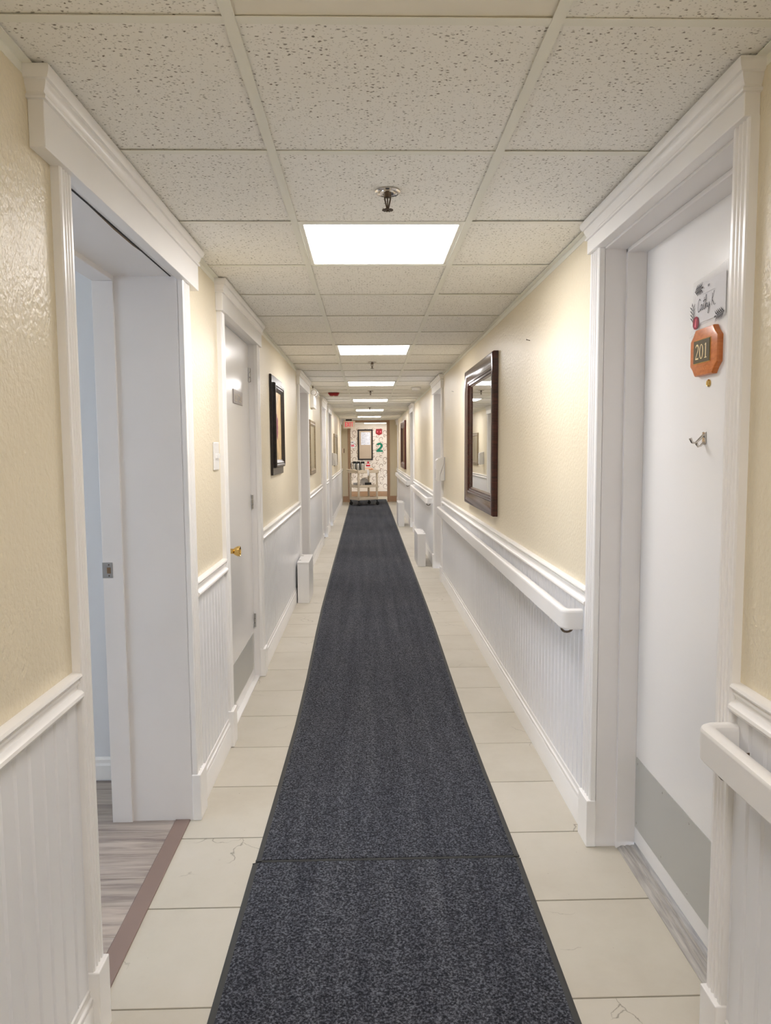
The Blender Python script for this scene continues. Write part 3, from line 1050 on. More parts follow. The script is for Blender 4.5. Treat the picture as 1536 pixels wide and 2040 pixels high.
pipe_box(-0.672, -0.562, 6.90, 7.42, 0.395, 'white box on the floor by the left wall', 'left')
pipe_box(0.611, 0.712, 9.0, 9.62, 0.408, 'nearer white box on the floor by the right wall', 'right')
pipe_box(0.570, 0.686, 13.75, 14.4, 0.45, 'farther white box on the floor by the right wall', 'right')

# ------------------------------------------------------------------ mirrors and pictures
def framed(name, side, u0, u1, z0, z1, prof, fmat, inner, imat, iname, label, cat, group, back=0.0):
    S = SIDE[side]
    o = tag(empty(name, S((u0 + u1) / 2, 0, z0)), label, cat, group)
    MB(S).rings(frame_rings(u0, u1, z0, z1, prof), caps=False).build('frame', fmat, o, smooth=30)
    t, dd = inner
    MB(S).box(u0 + t - 0.004, u1 - t + 0.004, 0.004, dd, z0 + t - 0.004, z1 - t + 0.004).build(iname, imat, o)
    return o, S


MPROF = [(0, 0.002), (0, 0.030), (0.006, 0.040), (0.018, 0.043), (0.060, 0.034), (0.085, 0.026), (0.090, 0.030), (0.102, 0.030), (0.106, 0.024), (0.118, 0.024), (0.122, 0.018), (0.135, 0.012), (0.135, 0.006)]
o, S = framed('wall_mirror', 'right', 4.60, 5.89, 1.025, 2.06, MPROF, M_MAHOG, (0.135, 0.010), M_MIRROR, 'mirror_glass',
              'large mirror in dark mahogany frame on the right wall', 'mirror', 'framed mirrors')
framed('wall_mirror', 'right', 15.45, 17.25, 1.03, 2.06, MPROF, M_MAHOG2, (0.135, 0.010), M_MIRROR, 'mirror_glass',
       'dark framed mirror far down the right wall, above the furthest handrail', 'mirror', 'framed mirrors')

# shadow-box picture with flowers, left wall
S = left
P = tag(empty('framed_picture', S(5.67, 0, 1.27)), 'flower picture in black stepped frame on the left wall', 'picture', 'framed pictures')
MB(S).rings(frame_rings(5.345, 6.0, 1.27, 2.0, [(0, 0.002), (0, 0.014), (0.004, 0.018), (0.05, 0.018), (0.055, 0.010), (0.055, 0.002)]), caps=False).build('outer_frame', M_BLACKW, P, smooth=30)
MB(S).rings(frame_rings(5.395, 5.95, 1.325, 1.945, [(0, 0.010), (0, 0.034), (0.006, 0.040), (0.018, 0.040), (0.024, 0.034), (0.034, 0.036), (0.046, 0.026), (0.055, 0.020), (0.055, 0.006)]), caps=False).build('inner_frame', M_BLACKW, P, smooth=30)
M_ART1 = m_art('floral_painting', [lin(120, 96, 70), lin(206, 176, 130), lin(226, 196, 148), lin(170, 140, 96)], 7.0)
art = MB(S).box(5.445, 5.90, 0.004, 0.016, 1.375, 1.895).build('painting', M_ART1, P)
M_PETAL = plain('magenta_petal_paint', lin(150, 62, 96), 0.4, vary=0.45)
M_LEAF = plain('olive_leaf_paint', lin(112, 106, 62), 0.4, vary=0.4)
mb1, mb2 = MB(S), MB(S)
for k in range(26):
    ang_, rad_ = random.uniform(0, 6.283), 0.085 * math.sqrt(random.random())
    cu, cz = 5.62 + rad_ * math.cos(ang_), 1.62 + rad_ * math.sin(ang_)
    r = random.uniform(0.020, 0.032)
    mb1.poly([(cu + r * math.cos(a) * random.uniform(0.7, 1.1), cz + r * math.sin(a)) for a in [i / 9 * 2 * math.pi for i in range(9)]], lambda u, v, k=k: (u, 0.0163 + 0.00004 * k, v))
for k in range(22):
    cu, cz = random.gauss(5.62, 0.07), random.uniform(1.39, 1.85)
    mb2.ribbon([(cu, cz - 0.035), (cu + 0.01, cz), (cu + random.uniform(-0.02, 0.03), cz + 0.04)], [0.003, 0.013, 0.002], lambda u, v: (u, 0.0162, v))
mb1.build('painted_flowers', M_PETAL, art, fixn=False)
mb2.build('painted_leaves', M_LEAF, art, fixn=False)

GPROF = [(0, 0.002), (0, 0.020), (0.008, 0.026), (0.035, 0.022), (0.045, 0.026), (0.055, 0.022), (0.07, 0.014), (0.07, 0.004)]
M_ART2 = m_art('dim_landscape_print', [lin(110, 100, 78), lin(158, 146, 116), lin(130, 124, 98)], 5.0)
framed('framed_picture', 'left', 8.82, 9.68, 1.15, 1.815, GPROF, M_GOLDF, (0.07, 0.012), M_ART2, 'print', 'bronze framed picture below the emergency light', 'picture', 'framed pictures')
framed('framed_picture', 'left', 15.3, 16.8, 1.11, 1.785, GPROF, M_GOLDF, (0.07, 0.012), M_ART2, 'print', 'bronze framed picture furthest down the left wall', 'picture', 'framed pictures')

# ------------------------------------------------------------------ things on door 201
DX = XR + 0.140                  # face of the leaf


def on201(yc, zc, off=0.001):
    return lambda u, v: (DX - off, yc - u, zc + v)


P = tag(empty('number_plaque', (DX, 2.068, 1.722)), 'orange wooden plaque reading 201 on the right door', 'sign')
hw, hh, ct = 0.084, 0.066, 0.030


def octo(s):
    a, b, c = hw * s, hh * s, ct * s
    pts = []
    for sx, sy in ((1, 1), (-1, 1), (-1, -1), (1, -1)):
        e = [(sx * a, sy * (b - c)), (sx * (a - c * 0.55), sy * (b - c * 0.55)), (sx * (a - c), sy * b)]
        pts += e if sx * sy > 0 else e[::-1]
    return pts


mp = on201(2.068, 1.722)
rr = []
for s_, dd in ((1.0, 0.0), (1.0, 0.011), (0.97, 0.015), (0.90, 0.017)):
    rr.append([(DX - dd, 2.068 - u, 1.722 + v) for u, v in octo(s_)])
MB().rings(rr).build('wood_board', M_ORANGE, P, smooth=25)
MB().box(DX - 0.0185, DX - 0.016, 2.068 - 0.050, 2.068 + 0.054, 1.722 - 0.032, 1.722 + 0.034).build('gold_edge', M_BRASS, P)
pl = MB().box(DX - 0.0195, DX - 0.017, 2.068 - 0.046, 2.068 + 0.052, 1.722 - 0.030, 1.722 + 0.032).build('number_plate', M_OLIVE, P)
mp = on201(2.071, 1.722, 0.0200)
mb = MB()
arc = lambda cx, cy, rx, ry, a0, a1, n=14: [(cx + rx * math.cos(math.radians(a0 + (a1 - a0) * i / n)), cy + ry * math.sin(math.radians(a0 + (a1 - a0) * i / n))) for i in range(n + 1)]
two = arc(-0.0265, 0.011, 0.0085, 0.0095, 165, -35) + [(-0.0275, -0.007), (-0.0345, -0.0185)]
mb.ribbon(two, [0.003 + 0.0022 * math.sin(math.pi * k / (len(two) - 1)) for k in range(len(two))], mp)
mb.ribbon([(-0.0355, -0.0185), (-0.026, -0.0180), (-0.0165, -0.0185)], [0.003, 0.0042, 0.0048], mp)
mb.ribbon([(-0.0172, -0.0185), (-0.0160, -0.012)], [0.002, 0.001], mp)
oo, ii = arc(0.0005, 0.0, 0.0120, 0.0205, 0, 360, 28), arc(0.0005, 0.0, 0.0072, 0.0182, 0, 360, 28)
for k in range(28):
    mb.poly([oo[k], oo[k + 1], ii[k + 1], ii[k]], mp)
mb.ribbon([(0.0275, 0.0205), (0.0275, -0.0185)], 0.0050, mp)
mb.ribbon([(0.0205, 0.0150), (0.0270, 0.0200)], [0.001, 0.0035], mp)
mb.ribbon([(0.0205, -0.0190), (0.0345, -0.0190)], 0.0026, mp)
mb.build('numerals', M_CREAMINK, pl, fixn=False)
mp = on201(2.068, 1.722, 0.0175)
mb = MB()
for k in range(9):
    mb.ribbon([(-0.028 + k * 0.007, -0.043 - (0.006 if k % 2 else 0)), (-0.023 + k * 0.007, -0.044 - (0.006 if k % 2 else 0))], 0.003, mp)
mb.build('carved_marks', plain('pale_carving', lin(206, 136, 80), 0.5), P, fixn=False)

# name card in a clear sleeve
P = tag(empty('name_card', (DX, 2.07, 1.80)), 'name card with black leaf sprigs in a clear sleeve on the right door', 'sign')
cy_, cz_ = 2.066, 1.858


def cmap(off):
    tl = 0.03
    return lambda u, v: (DX - off - 0.05 * max(0, 0), cy_ - u, cz_ + v + tl * u)


def slab(poly, o0, o1):
    a = [cmap(o0)(*p) for p in poly]
    b = [cmap(o1)(*p) for p in poly]
    return MB().rings([a, b])


slab([(-0.098, -0.052), (0.100, -0.058), (0.100, 0.088), (0.05, 0.080), (-0.098, 0.074)], 0.0045, 0.0052).build('plastic_sleeve', M_SLEEVE, P)
card = slab([(-0.086, -0.046), (0.094, -0.050), (0.094, 0.060), (-0.086, 0.060)], 0.0015, 0.003).build('card', M_PAPER, P)
slab([(-0.118, -0.080), (-0.050, -0.066), (-0.060, -0.030), (-0.098, -0.040)], 0.0035, 0.0045).build('curled_corner', M_SLEEVE, P)
mp = cmap(0.0056)


def sprig(x, y, ang, s, n=5):
    mb = MB()
    c, s_ = math.cos(ang), math.sin(ang)
    tr_ = lambda p, q: (x + p * c - q * s_, y + p * s_ + q * c)
    mb.ribbon([tr_(0, 0), tr_(s, 0)], 0.0014, mp)
    for k in range(n):
        for sg in (1, -1):
            p = s * (0.05 + 0.95 * k / n)
            mb.ribbon([tr_(p, 0), tr_(p + 0.010, sg * 0.007), tr_(p + 0.017, sg * 0.016)], [0.001, 0.0042, 0.0008], mp)
    mb.ribbon([tr_(s, 0), tr_(s + 0.007, 0), tr_(s + 0.014, 0)], [0.001, 0.006, 0.001], mp)
    mb.build('leaf_print', M_INK, card, fixn=False)


sprig(-0.088, 0.046, 0.05, 0.040)
sprig(0.094, -0.044, math.pi + 0.1, 0.045)
sprig(-0.096, -0.040, math.pi / 2 + 0.1, 0.045, 4)
# handwritten name, drawn as pen strokes
mb = MB()
pen = []
sx, sy = 0.0118, 0.0145


def stroke(ps, x0):
    q = [(-0.066 + (x0 + p[0]) * sx, -0.014 + p[1] * sy + 0.0) for p in ps]
    out = []
    for k in range(len(q) - 1):                     # smooth through the points
        p0, p1, p2, p3 = q[max(k - 1, 0)], q[k], q[k + 1], q[min(k + 2, len(q) - 1)]
        for j in range(5):
            t = j / 5
            f = lambda a, b, c, d_: 0.5 * (2 * b + (c - a) * t + (2 * a - 5 * b + 4 * c - d_) * t * t + (3 * b - a - 3 * c + d_) * t ** 3)
            out.append((f(p0[0], p1[0], p2[0], p3[0]), f(p0[1], p1[1], p2[1], p3[1])))
    out.append(q[-1])
    mb.ribbon(out, 0.0021, mp)


stroke([(1.3, 1.9), (0.9, 2.3), (0.35, 1.8), (0.1, 0.8), (0.4, -0.1), (1.0, 0.0), (1.4, 0.5)], 0)               # C
stroke([(1.0, 1.0), (0.5, 1.05), (0.15, 0.5), (0.35, 0.0), (0.8, 0.4), (1.0, 1.0), (1.0, 0.2), (1.3, 0.0), (1.6, 0.4)], 1.3)   # a
stroke([(0.2, 0.4), (0.6, 1.4), (0.75, 2.3), (0.55, 1.2), (0.5, 0.2), (0.8, 0.0), (1.2, 0.5)], 2.7)              # t
stroke([(0.1, 1.55), (0.7, 1.65), (1.3, 1.75)], 2.7)
stroke([(0.0, 0.5), (0.5, 1.7), (0.6, 2.5), (0.35, 2.4), (0.25, 1.0), (0.2, 0.0), (0.5, 0.8), (0.85, 0.9), (0.9, 0.1), (1.3, 0.4)], 3.85)   # h
stroke([(0.1, 0.9), (0.2, 0.2), (0.6, 0.1), (0.95, 0.9), (0.9, -0.4), (0.6, -1.1), (0.3, -0.9), (0.7, -0.2), (1.4, 0.5)], 5.05)           # y
stroke([(0.3, 2.3), (0.25, 1.2), (0.15, 0.0)], 7.2)                                                              # K
stroke([(1.25, 2.6), (0.8, 1.8), (0.2, 1.05)], 7.2)
stroke([(0.25, 1.1), (0.7, 0.6), (1.3, -0.1)], 7.2)
mb.ribbon([(0.0395, -0.014), (0.0420, -0.014)], 0.0024, mp)
mb.build('handwriting', M_INK, card, fixn=False)
mb = MB()
for k in range(11):
    mb.ribbon([(-0.035 + k * 0.0068, 0.028), (-0.031 + k * 0.0068, 0.028)], 0.0022, mp)
mb.build('small_print', M_PALEINK, card, fixn=False)
mb = MB()
for u in (-0.006, 0.0):
    mb.ribbon([(u, 0.049), (u + 0.004, 0.043)], 0.0015, mp)
    mb.ribbon([(u, 0.043), (u + 0.004, 0.049)], 0.0015, mp)
mb.build('small_mark', M_INK, card, fixn=False)
P = tag(empty('round_sticker', (DX, 2.142, 1.812)), 'round cherry red sticker on the name card corner', 'sticker')
MB().lathe((DX - 0.0053, 2.142, 1.812), (-1, 0, 0), [(0.0185, 0), (0.0185, 0.0008)], 24).build('disc', M_CHERRY, P)
mp = on201(2.142, 1.812, 0.0064)
MB().ribbon([(-0.002, -0.012), (0.0, -0.003), (0.001, 0.004), (0.003, 0.011)], [0.009, 0.008, 0.005, 0.006], mp).build('pale_print', M_PINK, P, fixn=False)

P = tag(empty('coat_hook', (DX, 2.078, 1.47)), 'small double coat hook on the door below the peephole', 'hook')
MB().box(DX - 0.004, DX, 2.065, 2.085, 1.462, 1.498).build('back_plate', M_CHROME, P, bevel=0.002)
MB().tube([(DX - 0.003, 2.075, 1.490), (DX - 0.014, 2.075, 1.478), (DX - 0.026, 2.075, 1.466), (DX - 0.036, 2.076, 1.468), (DX - 0.041, 2.077, 1.480)], [0.004, 0.004, 0.0035, 0.0035, 0.0045], 10).build('upper_hook', M_CHROME, P, smooth=60)
MB().tube([(DX - 0.003, 2.075, 1.468), (DX - 0.012, 2.074, 1.458), (DX - 0.020, 2.073, 1.456), (DX - 0.024, 2.073, 1.464)], [0.0035, 0.0032, 0.003, 0.004], 10).build('lower_hook', M_CHROME, P, smooth=60)

# ------------------------------------------------------------------ sign on the second left door, light switch
LX = XL - 0.035
P = tag(empty('door_sign', (LX, 4.24, 1.72)), 'grey sign plate on the door with the brass knob', 'sign')
MB().box(LX, LX + 0.004, 4.09, 4.385, 1.715, 1.792).build('plate', M_SIGNGREY, P, bevel=0.001)
mp = lambda u, v: (LX + 0.0046, 4.2375 + u, 1.7535 + v)
mb = MB()
for u, a, b in ((-0.108, -0.020, 0.016), (-0.060, -0.016, 0.016), (0.075, -0.016, 0.010), (0.105, -0.012, 0.012)):
    mb.ribbon([(u, a), (u, b)], 0.016, mp)
mb.ribbon([(-0.060, 0.000), (-0.020, 0.000)], 0.006, mp)
mb.ribbon([(-0.115, -0.020), (-0.040, -0.022)], 0.006, mp)
mb.ribbon([(-0.020, 0.016), (0.060, 0.012)], 0.006, mp)
mb.ribbon([(0.02, -0.018), (0.10, -0.022)], 0.007, mp)
mb.build('worn_lettering', M_SIGNINK, P, fixn=False)

P = tag(empty('light_switch', left(3.41, 0, 1.37)), 'white light switch plate beside the door with brass knob', 'switch')
MB(left).box(3.352, 3.462, 0.0, 0.008, 1.365, 1.492).build('cover_plate', M_WHITEP, P, bevel=0.003)
for u in (3.385, 3.430):
    MB(left).box(u - 0.005, u + 0.005, 0.006, 0.018, 1.418, 1.440).build('toggle', M_WHITEP, P, bevel=0.002)

# ------------------------------------------------------------------ dispensers
def dispenser(side, u, z0, label):
    S = SIDE[side]
    o = tag(empty('hand_dispenser', S(u, 0, z0)), label, 'dispenser', 'white wall dispensers')
    u0, u1 = u - 0.06, u + 0.06
    MB(S).box(u0, u1, 0.0, 0.010, z0 + 0.012, z0 + 0.258).build('back_plate', M_GREYP, o, bevel=0.002)
    body = [(0.010, 0.018), (0.050, 0.012), (0.058, 0.080), (0.010, 0.195)]
    MB(S).prism([(0.010, 0.012), (0.050, 0.010), (0.051, 0.070), (0.040, 0.105), (0.012, 0.190), (0.010, 0.190)], lambda q, z: (u0, q, z0 + z), lambda q, z: (u1, q, z0 + z)).build('lower_body', M_WHITEP, o, bevel=0.003)
    cov = [(0.010, 0.258), (0.075, 0.244), (0.096, 0.225), (0.098, 0.020), (0.088, 0.006), (0.055, 0.002), (0.053, 0.012), (0.0535, 0.072), (0.043, 0.108), (0.012, 0.194)]
    MB(S).prism(cov, lambda q, z: (u0 - 0.002, q, z0 + z), lambda q, z: (u1 + 0.002, q, z0 + z)).build('cover', M_WHITEP, o, bevel=0.004)
    MB(S).box(u0 + 0.03, u1 - 0.03, 0.0975, 0.0995, z0 + 0.03, z0 + 0.13).build('push_bar', M_GREYP, o, bevel=0.001)


dispenser('right', 7.80, 1.108, 'white hand dispenser beside the door casing on the right')
dispenser('left', 14.65, 1.13, 'white hand dispenser far down the left wall')

# ------------------------------------------------------------------ emergency light, beacon, detector
P = tag(empty('emergency_light', left(9.38, 0, 1.975)), 'white emergency light with two round heads on the left wall', 'lamp')
MB(left).box(9.16, 9.60, 0.0, 0.046, 1.975, 2.125).build('battery_case', M_WHITEP, P, bevel=0.004)
MB(left).box(9.20, 9.56, 0.046, 0.048, 1.99, 2.02).build('case_seam', M_GREYP, P)
for u in (9.22, 9.50):
    c = Vector(left(u, 0.038, 2.165))
    hd = MB().lathe(c, (0.25, -1.0, -0.15), [(0.012, -0.05), (0.034, -0.035), (0.046, 0.0), (0.047, 0.022), (0.042, 0.024)], 20).build('lamp_head', M_WHITEP, P, smooth=40)
    MB().lathe(c, (0.25, -1.0, -0.15), [(0.041, 0.0235), (0.036, 0.0255), (0.020, 0.021), (0.0, 0.020)], 20).build('lens', M_CHROME, hd, smooth=40)
    MB().tube([left(u, 0.03, 2.12), left(u, 0.036, 2.14)], 0.010, 10).build('swivel', M_GREYP, P)
MB().tube([left(9.24, 0.030, 2.12), left(9.24, 0.030, CZ - 0.002)], 0.006, 8).build('conduit', M_BRONZE, P)

P = tag(empty('fire_beacon', (-0.463, 10.46, CZ)), 'dark red fire beacon on the ceiling', 'alarm')
rr = []
for s_, z in ((0.078, CZ - 0.0015), (0.078, CZ - 0.008), (0.056, CZ - 0.040), (0.050, CZ - 0.042)):
    rr.append([(-0.463 + s_ * q, 10.46 + s_ * p, z) for q, p in ((-1, -0.8), (-0.8, -1), (0.8, -1), (1, -0.8), (1, 0.8), (0.8, 1), (-0.8, 1), (-1, 0.8))])
MB().rings(rr).build('body', M_REDP, P)
MB().lathe((-0.463, 10.42, CZ - 0.040), (0, 0, -1), [(0.016, 0), (0.014, 0.010), (0.0, 0.013)], 14).build('strobe_lens', M_WHITEP, P, smooth=50)

P = tag(empty('smoke_detector', (0.640, 9.6, CZ)), 'white round smoke detector on the ceiling at right', 'detector')
MB().lathe((0.640, 9.6, CZ - 0.0012), (0, 0, -1), [(0.066, 0), (0.066, 0.012), (0.058, 0.016)], 24).build('base', M_WHITEP, P, smooth=40)
MB().lathe((0.640, 9.6, CZ - 0.016), (0, 0, -1), [(0.054, 0), (0.050, 0.016), (0.030, 0.022), (0.0, 0.022)], 24).build('cap', M_WHITEP, P, smooth=40)

# ------------------------------------------------------------------ sprinklers
def sprinkler():
    o = empty('fire_sprinkler', (0, 0, 0), local=True)
    MB().lathe((0, 0, -0.0005), (0, 0, -1), [(0.039, 0), (0.040, 0.004), (0.036, 0.008), (0.031, 0.007), (0.029, 0.003), (0.026, 0.003), (0.0245, 0.007), (0.021, 0.009), (0.016, 0.008), (0.0, 0.008)], 32).build('escutcheon', M_CHROME, o, smooth=35)
    MB().lathe((0, 0, -0.008), (0, 0, -1), [(0.0115, 0), (0.0115, 0.011), (0.009, 0.013), (0.006, 0.013), (0.0, 0.0131)], 6).build('body_nut', M_BRONZE, o)
    for sg in (1, -1):
        MB().tube([(sg * 0.009, 0, -0.018), (sg * 0.0085, 0, -0.026), (sg * 0.005, 0, -0.042), (sg * 0.0015, 0, -0.056)], [0.0026, 0.0024, 0.0022, 0.0025], 8).build('frame_arm', M_BRONZE, o, smooth=60)
    MB().tube([(0, 0, -0.020), (0, 0, -0.054)], 0.0022, 8).build('link', M_BRONZE, o)
    n = 12
    ro = []
    for k in range(n * 4):
        ro.append(0.0175 if k % 4 in (0, 1, 2) else 0.0125)
    pts = [(r * math.cos(2 * math.pi * k / (n * 4)), r * math.sin(2 * math.pi * k / (n * 4))) for k, r in enumerate(ro)]
    MB().rings([[(x, y, -0.0575) for x, y in pts], [(x, y, -0.0592) for x, y in pts]]).build('deflector', M_BRONZE, o)
    MB().lathe((0, 0, -0.059), (0, 0, -1), [(0.004, 0), (0.004, 0.003), (0.0, 0.004)], 8).build('boss', M_BRONZE, o)
    return o


sp0 = sprinkler()
for i, (x, y, lb) in enumerate(((0.070, 2.347, 'nearest fire sprinkler, just in front of the first ceiling light'), (0.052, 6.82, 'fire sprinkler just past the second ceiling light'),
                                (0.051, 10.14, 'fire sprinkler just past the third ceiling light'), (0.056, 14.1, 'furthest fire sprinkler, past the fourth ceiling light'))):
    o = sp0 if i == 0 else copy_tree(sp0)
    o.location = (x, y, CZ + 0.0035)
    tag(o, lb, 'sprinkler', 'ceiling fire sprinklers')

# nails left in the right wall
for y, z, lb in ((3.717, 1.993, 'small bare nail between door 201 and the large mirror'), (6.972, 1.992, 'small bare nail in the wall beyond the mirror')):
    o = tag(empty('wall_nail', right(y, 0, z)), lb, 'nail', 'bare nails')
    MB().tube([right(y, -0.002, z - 0.002), right(y, 0.018, z + 0.003)], 0.0016, 8).build('shank', M_BRONZE, o)
    MB().lathe(right(y, 0.017, z + 0.003), (-1, 0, 0.2), [(0.004, 0), (0.004, 0.0015), (0, 0.002)], 10).build('head', M_BRONZE, o)

# ------------------------------------------------------------------ exit sign, thermostat
P = tag(empty('exit_sign', (-0.47, 19.5, CZ)), 'cream exit sign with red letters hanging at the corridor end', 'sign')
MB().box(-0.626, -0.313, 19.5, 19.55, 2.010, 2.205).build('case', M_EXITFACE, P, bevel=0.004)
MB().box(-0.56, -0.40, 19.505, 19.545, 2.205, CZ - 0.002).build('mount', M_DARK, P)
mp = lambda u, v: (-0.4695 + u, 19.499, 2.112 + v)
mb = MB()
hh2, t = 0.060, 0.017
mb.ribbon([(-0.098, -hh2), (-0.098, hh2)], t, mp)                           # E
for v in (-hh2 + 0.009, 0, hh2 - 0.009):
    mb.ribbon([(-0.108, v), (-0.062, v)], 0.014, mp)
mb.ribbon([(-0.050, -hh2), (-0.005, hh2)], t, mp)                           # X
mb.ribbon([(-0.005, -hh2), (-0.050, hh2)], t, mp)
mb.ribbon([(0.022, -hh2), (0.022, hh2)], t, mp)                             # I
mb.ribbon([(0.075, -hh2), (0.075, hh2)], t, mp)                             # T
mb.ribbon([(0.046, hh2 - 0.009), (0.104, hh2 - 0.009)], 0.014, mp)
mb.build('exit_letters', M_EXITRED, P, fixn=False)
P = tag(empty('thermostat', (-0.655, YE, 1.35)), 'small beige thermostat on the end wall', 'thermostat')
MB().box(-0.697, -0.652, YE - 0.035, YE, 1.355, 1.490).build('case', M_EXITFACE, P, bevel=0.004)
MB().box(-0.6515, -0.628, YE - 0.020, YE, 1.360, 1.480).build('dark_side', M_STAIN_SIDE, P, bevel=0.003)  # brown block drawn as the dark side of the beige box

# ------------------------------------------------------------------ alcove wall: notice board, signs, number 2
P = tag(empty('notice_board', (-0.058, YW, 1.124)), 'dark framed cork notice board on the papered wall', 'board')
F = lambda u, d_, z: (u, YW - d_, z)
MB(F).rings(frame_rings(-0.289, 0.173, 1.124, 2.065, [(0, 0.001), (0, 0.022), (0.006, 0.026), (0.036, 0.024), (0.044, 0.014), (0.044, 0.004)]), caps=False).build('frame', M_BLACKW, P)
MB(F).box(-0.248, 0.132, 0.002, 0.010, 1.165, 2.024).build('cork_panel', M_CORK, P)
P = tag(empty('pinned_notice', (-0.045, YW - 0.011, 1.587)), 'white printed sheet pinned on the notice board', 'paper')
MB(F).box(-0.188, 0.098, 0.0105, 0.0115, 1.590, 1.978).build('sheet', m_paper_print('typed_sheet'), P)
mb = MB(F)
for k in range(12):
    ww = 0.10 + 0.09 * ((k * 7) % 5) / 5
    mb.box(-0.165, -0.165 + ww, 0.0115, 0.0118, 1.95 - k * 0.028, 1.956 - k * 0.028)
mb.build('text_lines', M_PALEINK, P)
P = tag(empty('fire_point_sign', (0.366, YW, 1.884)), 'red shield shaped sign on the papered wall', 'sign')
MB(F).prism([(0.273, 2.077), (0.459, 2.077), (0.459, 1.925), (0.366, 1.884), (0.273, 1.925)], lambda u, z: (u, 0.001, z), lambda u, z: (u, 0.014, z)).build('shield', M_REDP, P)
for u, w_ in ((0.322, 0.026), (0.410, 0.026)):
    MB(F).lathe((u, 0.014, 1.99), (0, 1, 0), [(w_ * 0.5, 0), (w_ * 0.5, 0.002)], 12).build('pink_mark', M_PINK, P)
    MB(F).box(u - w_ / 2, u + w_ / 2, 0.014, 0.0155, 1.965, 2.015).build('pink_mark', M_PINK, P)
P = tag(empty('floor_number', (0.38, YW, 1.377)), 'large green number 2 on the papered wall', 'sign')
pts = arc(0.0, 0.055, 0.066, 0.062, 165, -40, 16) + [(0.012, -0.030), (-0.065, -0.098)]
base = [(-0.096, -0.105), (0.0, -0.105), (0.098, -0.105)]
mb = MB()
for dd in (0.012, 0.001):
    mp = lambda u, v, dd=dd: (0.381 + u, YW - dd, 1.508 + v)
    mb.ribbon(pts, [0.062] * len(pts), mp)
    mp2 = lambda u, v, dd=dd: (0.381 + u, YW - dd - 0.0006, 1.508 + v)
    mb.ribbon(base, 0.058, mp2)
mb.build('numeral', M_GREEN, P, fixn=False)
P = tag(empty('small_notice', (-0.44, YW, 1.506)), 'small pink and white notice left of the board', 'sign')
MB(F).box(-0.508, -0.372, 0.001, 0.004, 1.506, 1.706).build('sheet', M_PAPER, P)
MB(F).box(-0.495, -0.400, 0.004, 0.005, 1.54, 1.60).build('pink_block', M_PINK, P)
MB(F).box(-0.495, -0.420, 0.004, 0.005, 1.665, 1.68).build('text_line', M_INK, P)

# ------------------------------------------------------------------ service cart and what it carries
TH = math.radians(32)
CX, CY = -0.100, 19.10
L2, W2 = 0.30, 0.225
K = tag(empty('service_cart', (CX, CY, 0.009), local=True), 'beige three shelf service cart at the corridor end', 'cart')
K.rotation_euler = (0, 0, TH)


def shelf(z, rim, over=0.0):
    x0, x1, y0, y1 = -L2 - over, L2 + over, -W2 - over, W2 + over
    s = MB().box(x0, x1, y0, y1, z - 0.02, z).build('shelf', M_CARTP, K, bevel=0.006)
    mb = MB()
    for a in ((x0, x1, y0, y0 + 0.016), (x0, x1, y1 - 0.016, y1), (x0, x0 + 0.016, y0, y1), (x1 - 0.016, x1, y0, y1)):
        mb.box(a[0], a[1], a[2], a[3], z, z + rim)
    mb.build('rim', M_CARTP, s, bevel=0.003)


shelf(0.165, 0.05)
shelf(0.485, 0.045)
shelf(0.855, 0.06, 0.02)
for sx_ in (-1, 1):
    for sy_ in (-1, 1):
        x, y = sx_ * (L2 - 0.022), sy_ * (W2 - 0.022)
        MB().box(x - 0.022, x + 0.022, y - 0.022, y + 0.022, 0.14, 0.86).build('post', M_CARTP, K, bevel=0.008)
        c = MB().box(x - 0.016, x + 0.016, y - 0.012, y + 0.012, 0.075, 0.142).build('caster_fork', M_BLACKP, K, bevel=0.003)
        MB().lathe((x + 0.012, y - 0.014, 0.048), (0, 1, 0), [(0.030, 0), (0.047, 0.003), (0.047, 0.025), (0.030, 0.028)], 20).build('caster_wheel', M_BLACKP, c, smooth=40)
MB().tube([(-L2 - 0.01, -W2 + 0.03, 0.90), (-L2 - 0.09, -W2 + 0.035, 0.925), (-L2 - 0.10, 0, 0.927), (-L2 - 0.09, W2 - 0.035, 0.925), (-L2 - 0.01, W2 - 0.03, 0.90)], 0.014, 10).build('push_handle', M_CARTP, K, smooth=60)


def oncart(x, y, z):
    c, s = math.cos(TH), math.sin(TH)
    return (CX + x * c - y * s, CY + x * s + y * c, z + 0.009)


car0 = empty('coffee_carafe', (0, 0, 0), local=True)
MB().lathe((0, 0, 0), (0, 0, 1), [(0.050, 0), (0.056, 0.005), (0.056, 0.185), (0.050, 0.215), (0.044, 0.225)], 24).build('steel_body', M_STEEL, car0, smooth=40)
MB().lathe((0, 0, 0.224), (0, 0, 1), [(0.046, 0), (0.050, 0.012), (0.052, 0.042), (0.040, 0.056), (0.0, 0.060)], 24).build('lid', M_BLACKP, car0, smooth=40)
MB().tube([(-0.045, 0, 0.245), (-0.078, 0, 0.245), (-0.090, 0, 0.215), (-0.088, 0, 0.140), (-0.075, 0, 0.085), (-0.052, 0, 0.075)], 0.010, 10).build('handle', M_BLACKP, car0, smooth=60)
MB().box(0.040, 0.068, -0.012, 0.012, 0.228, 0.250).build('spout', M_BLACKP, car0, bevel=0.004)
for i, (x, y, rz, lb) in enumerate(((-0.190, 0.135, 0.0, 'leftmost steel coffee carafe on the cart'), (-0.165, -0.010, 0.8, 'middle steel coffee carafe on the cart'), (-0.105, -0.125, 0.8, 'rightmost steel coffee carafe on the cart'))):
    o = car0 if i == 0 else copy_tree(car0)
    o.location = oncart(x, y, 0.856)
    o.rotation_euler = (0, 0, rz)
    tag(o, lb, 'carafe', 'steel carafes on the cart')

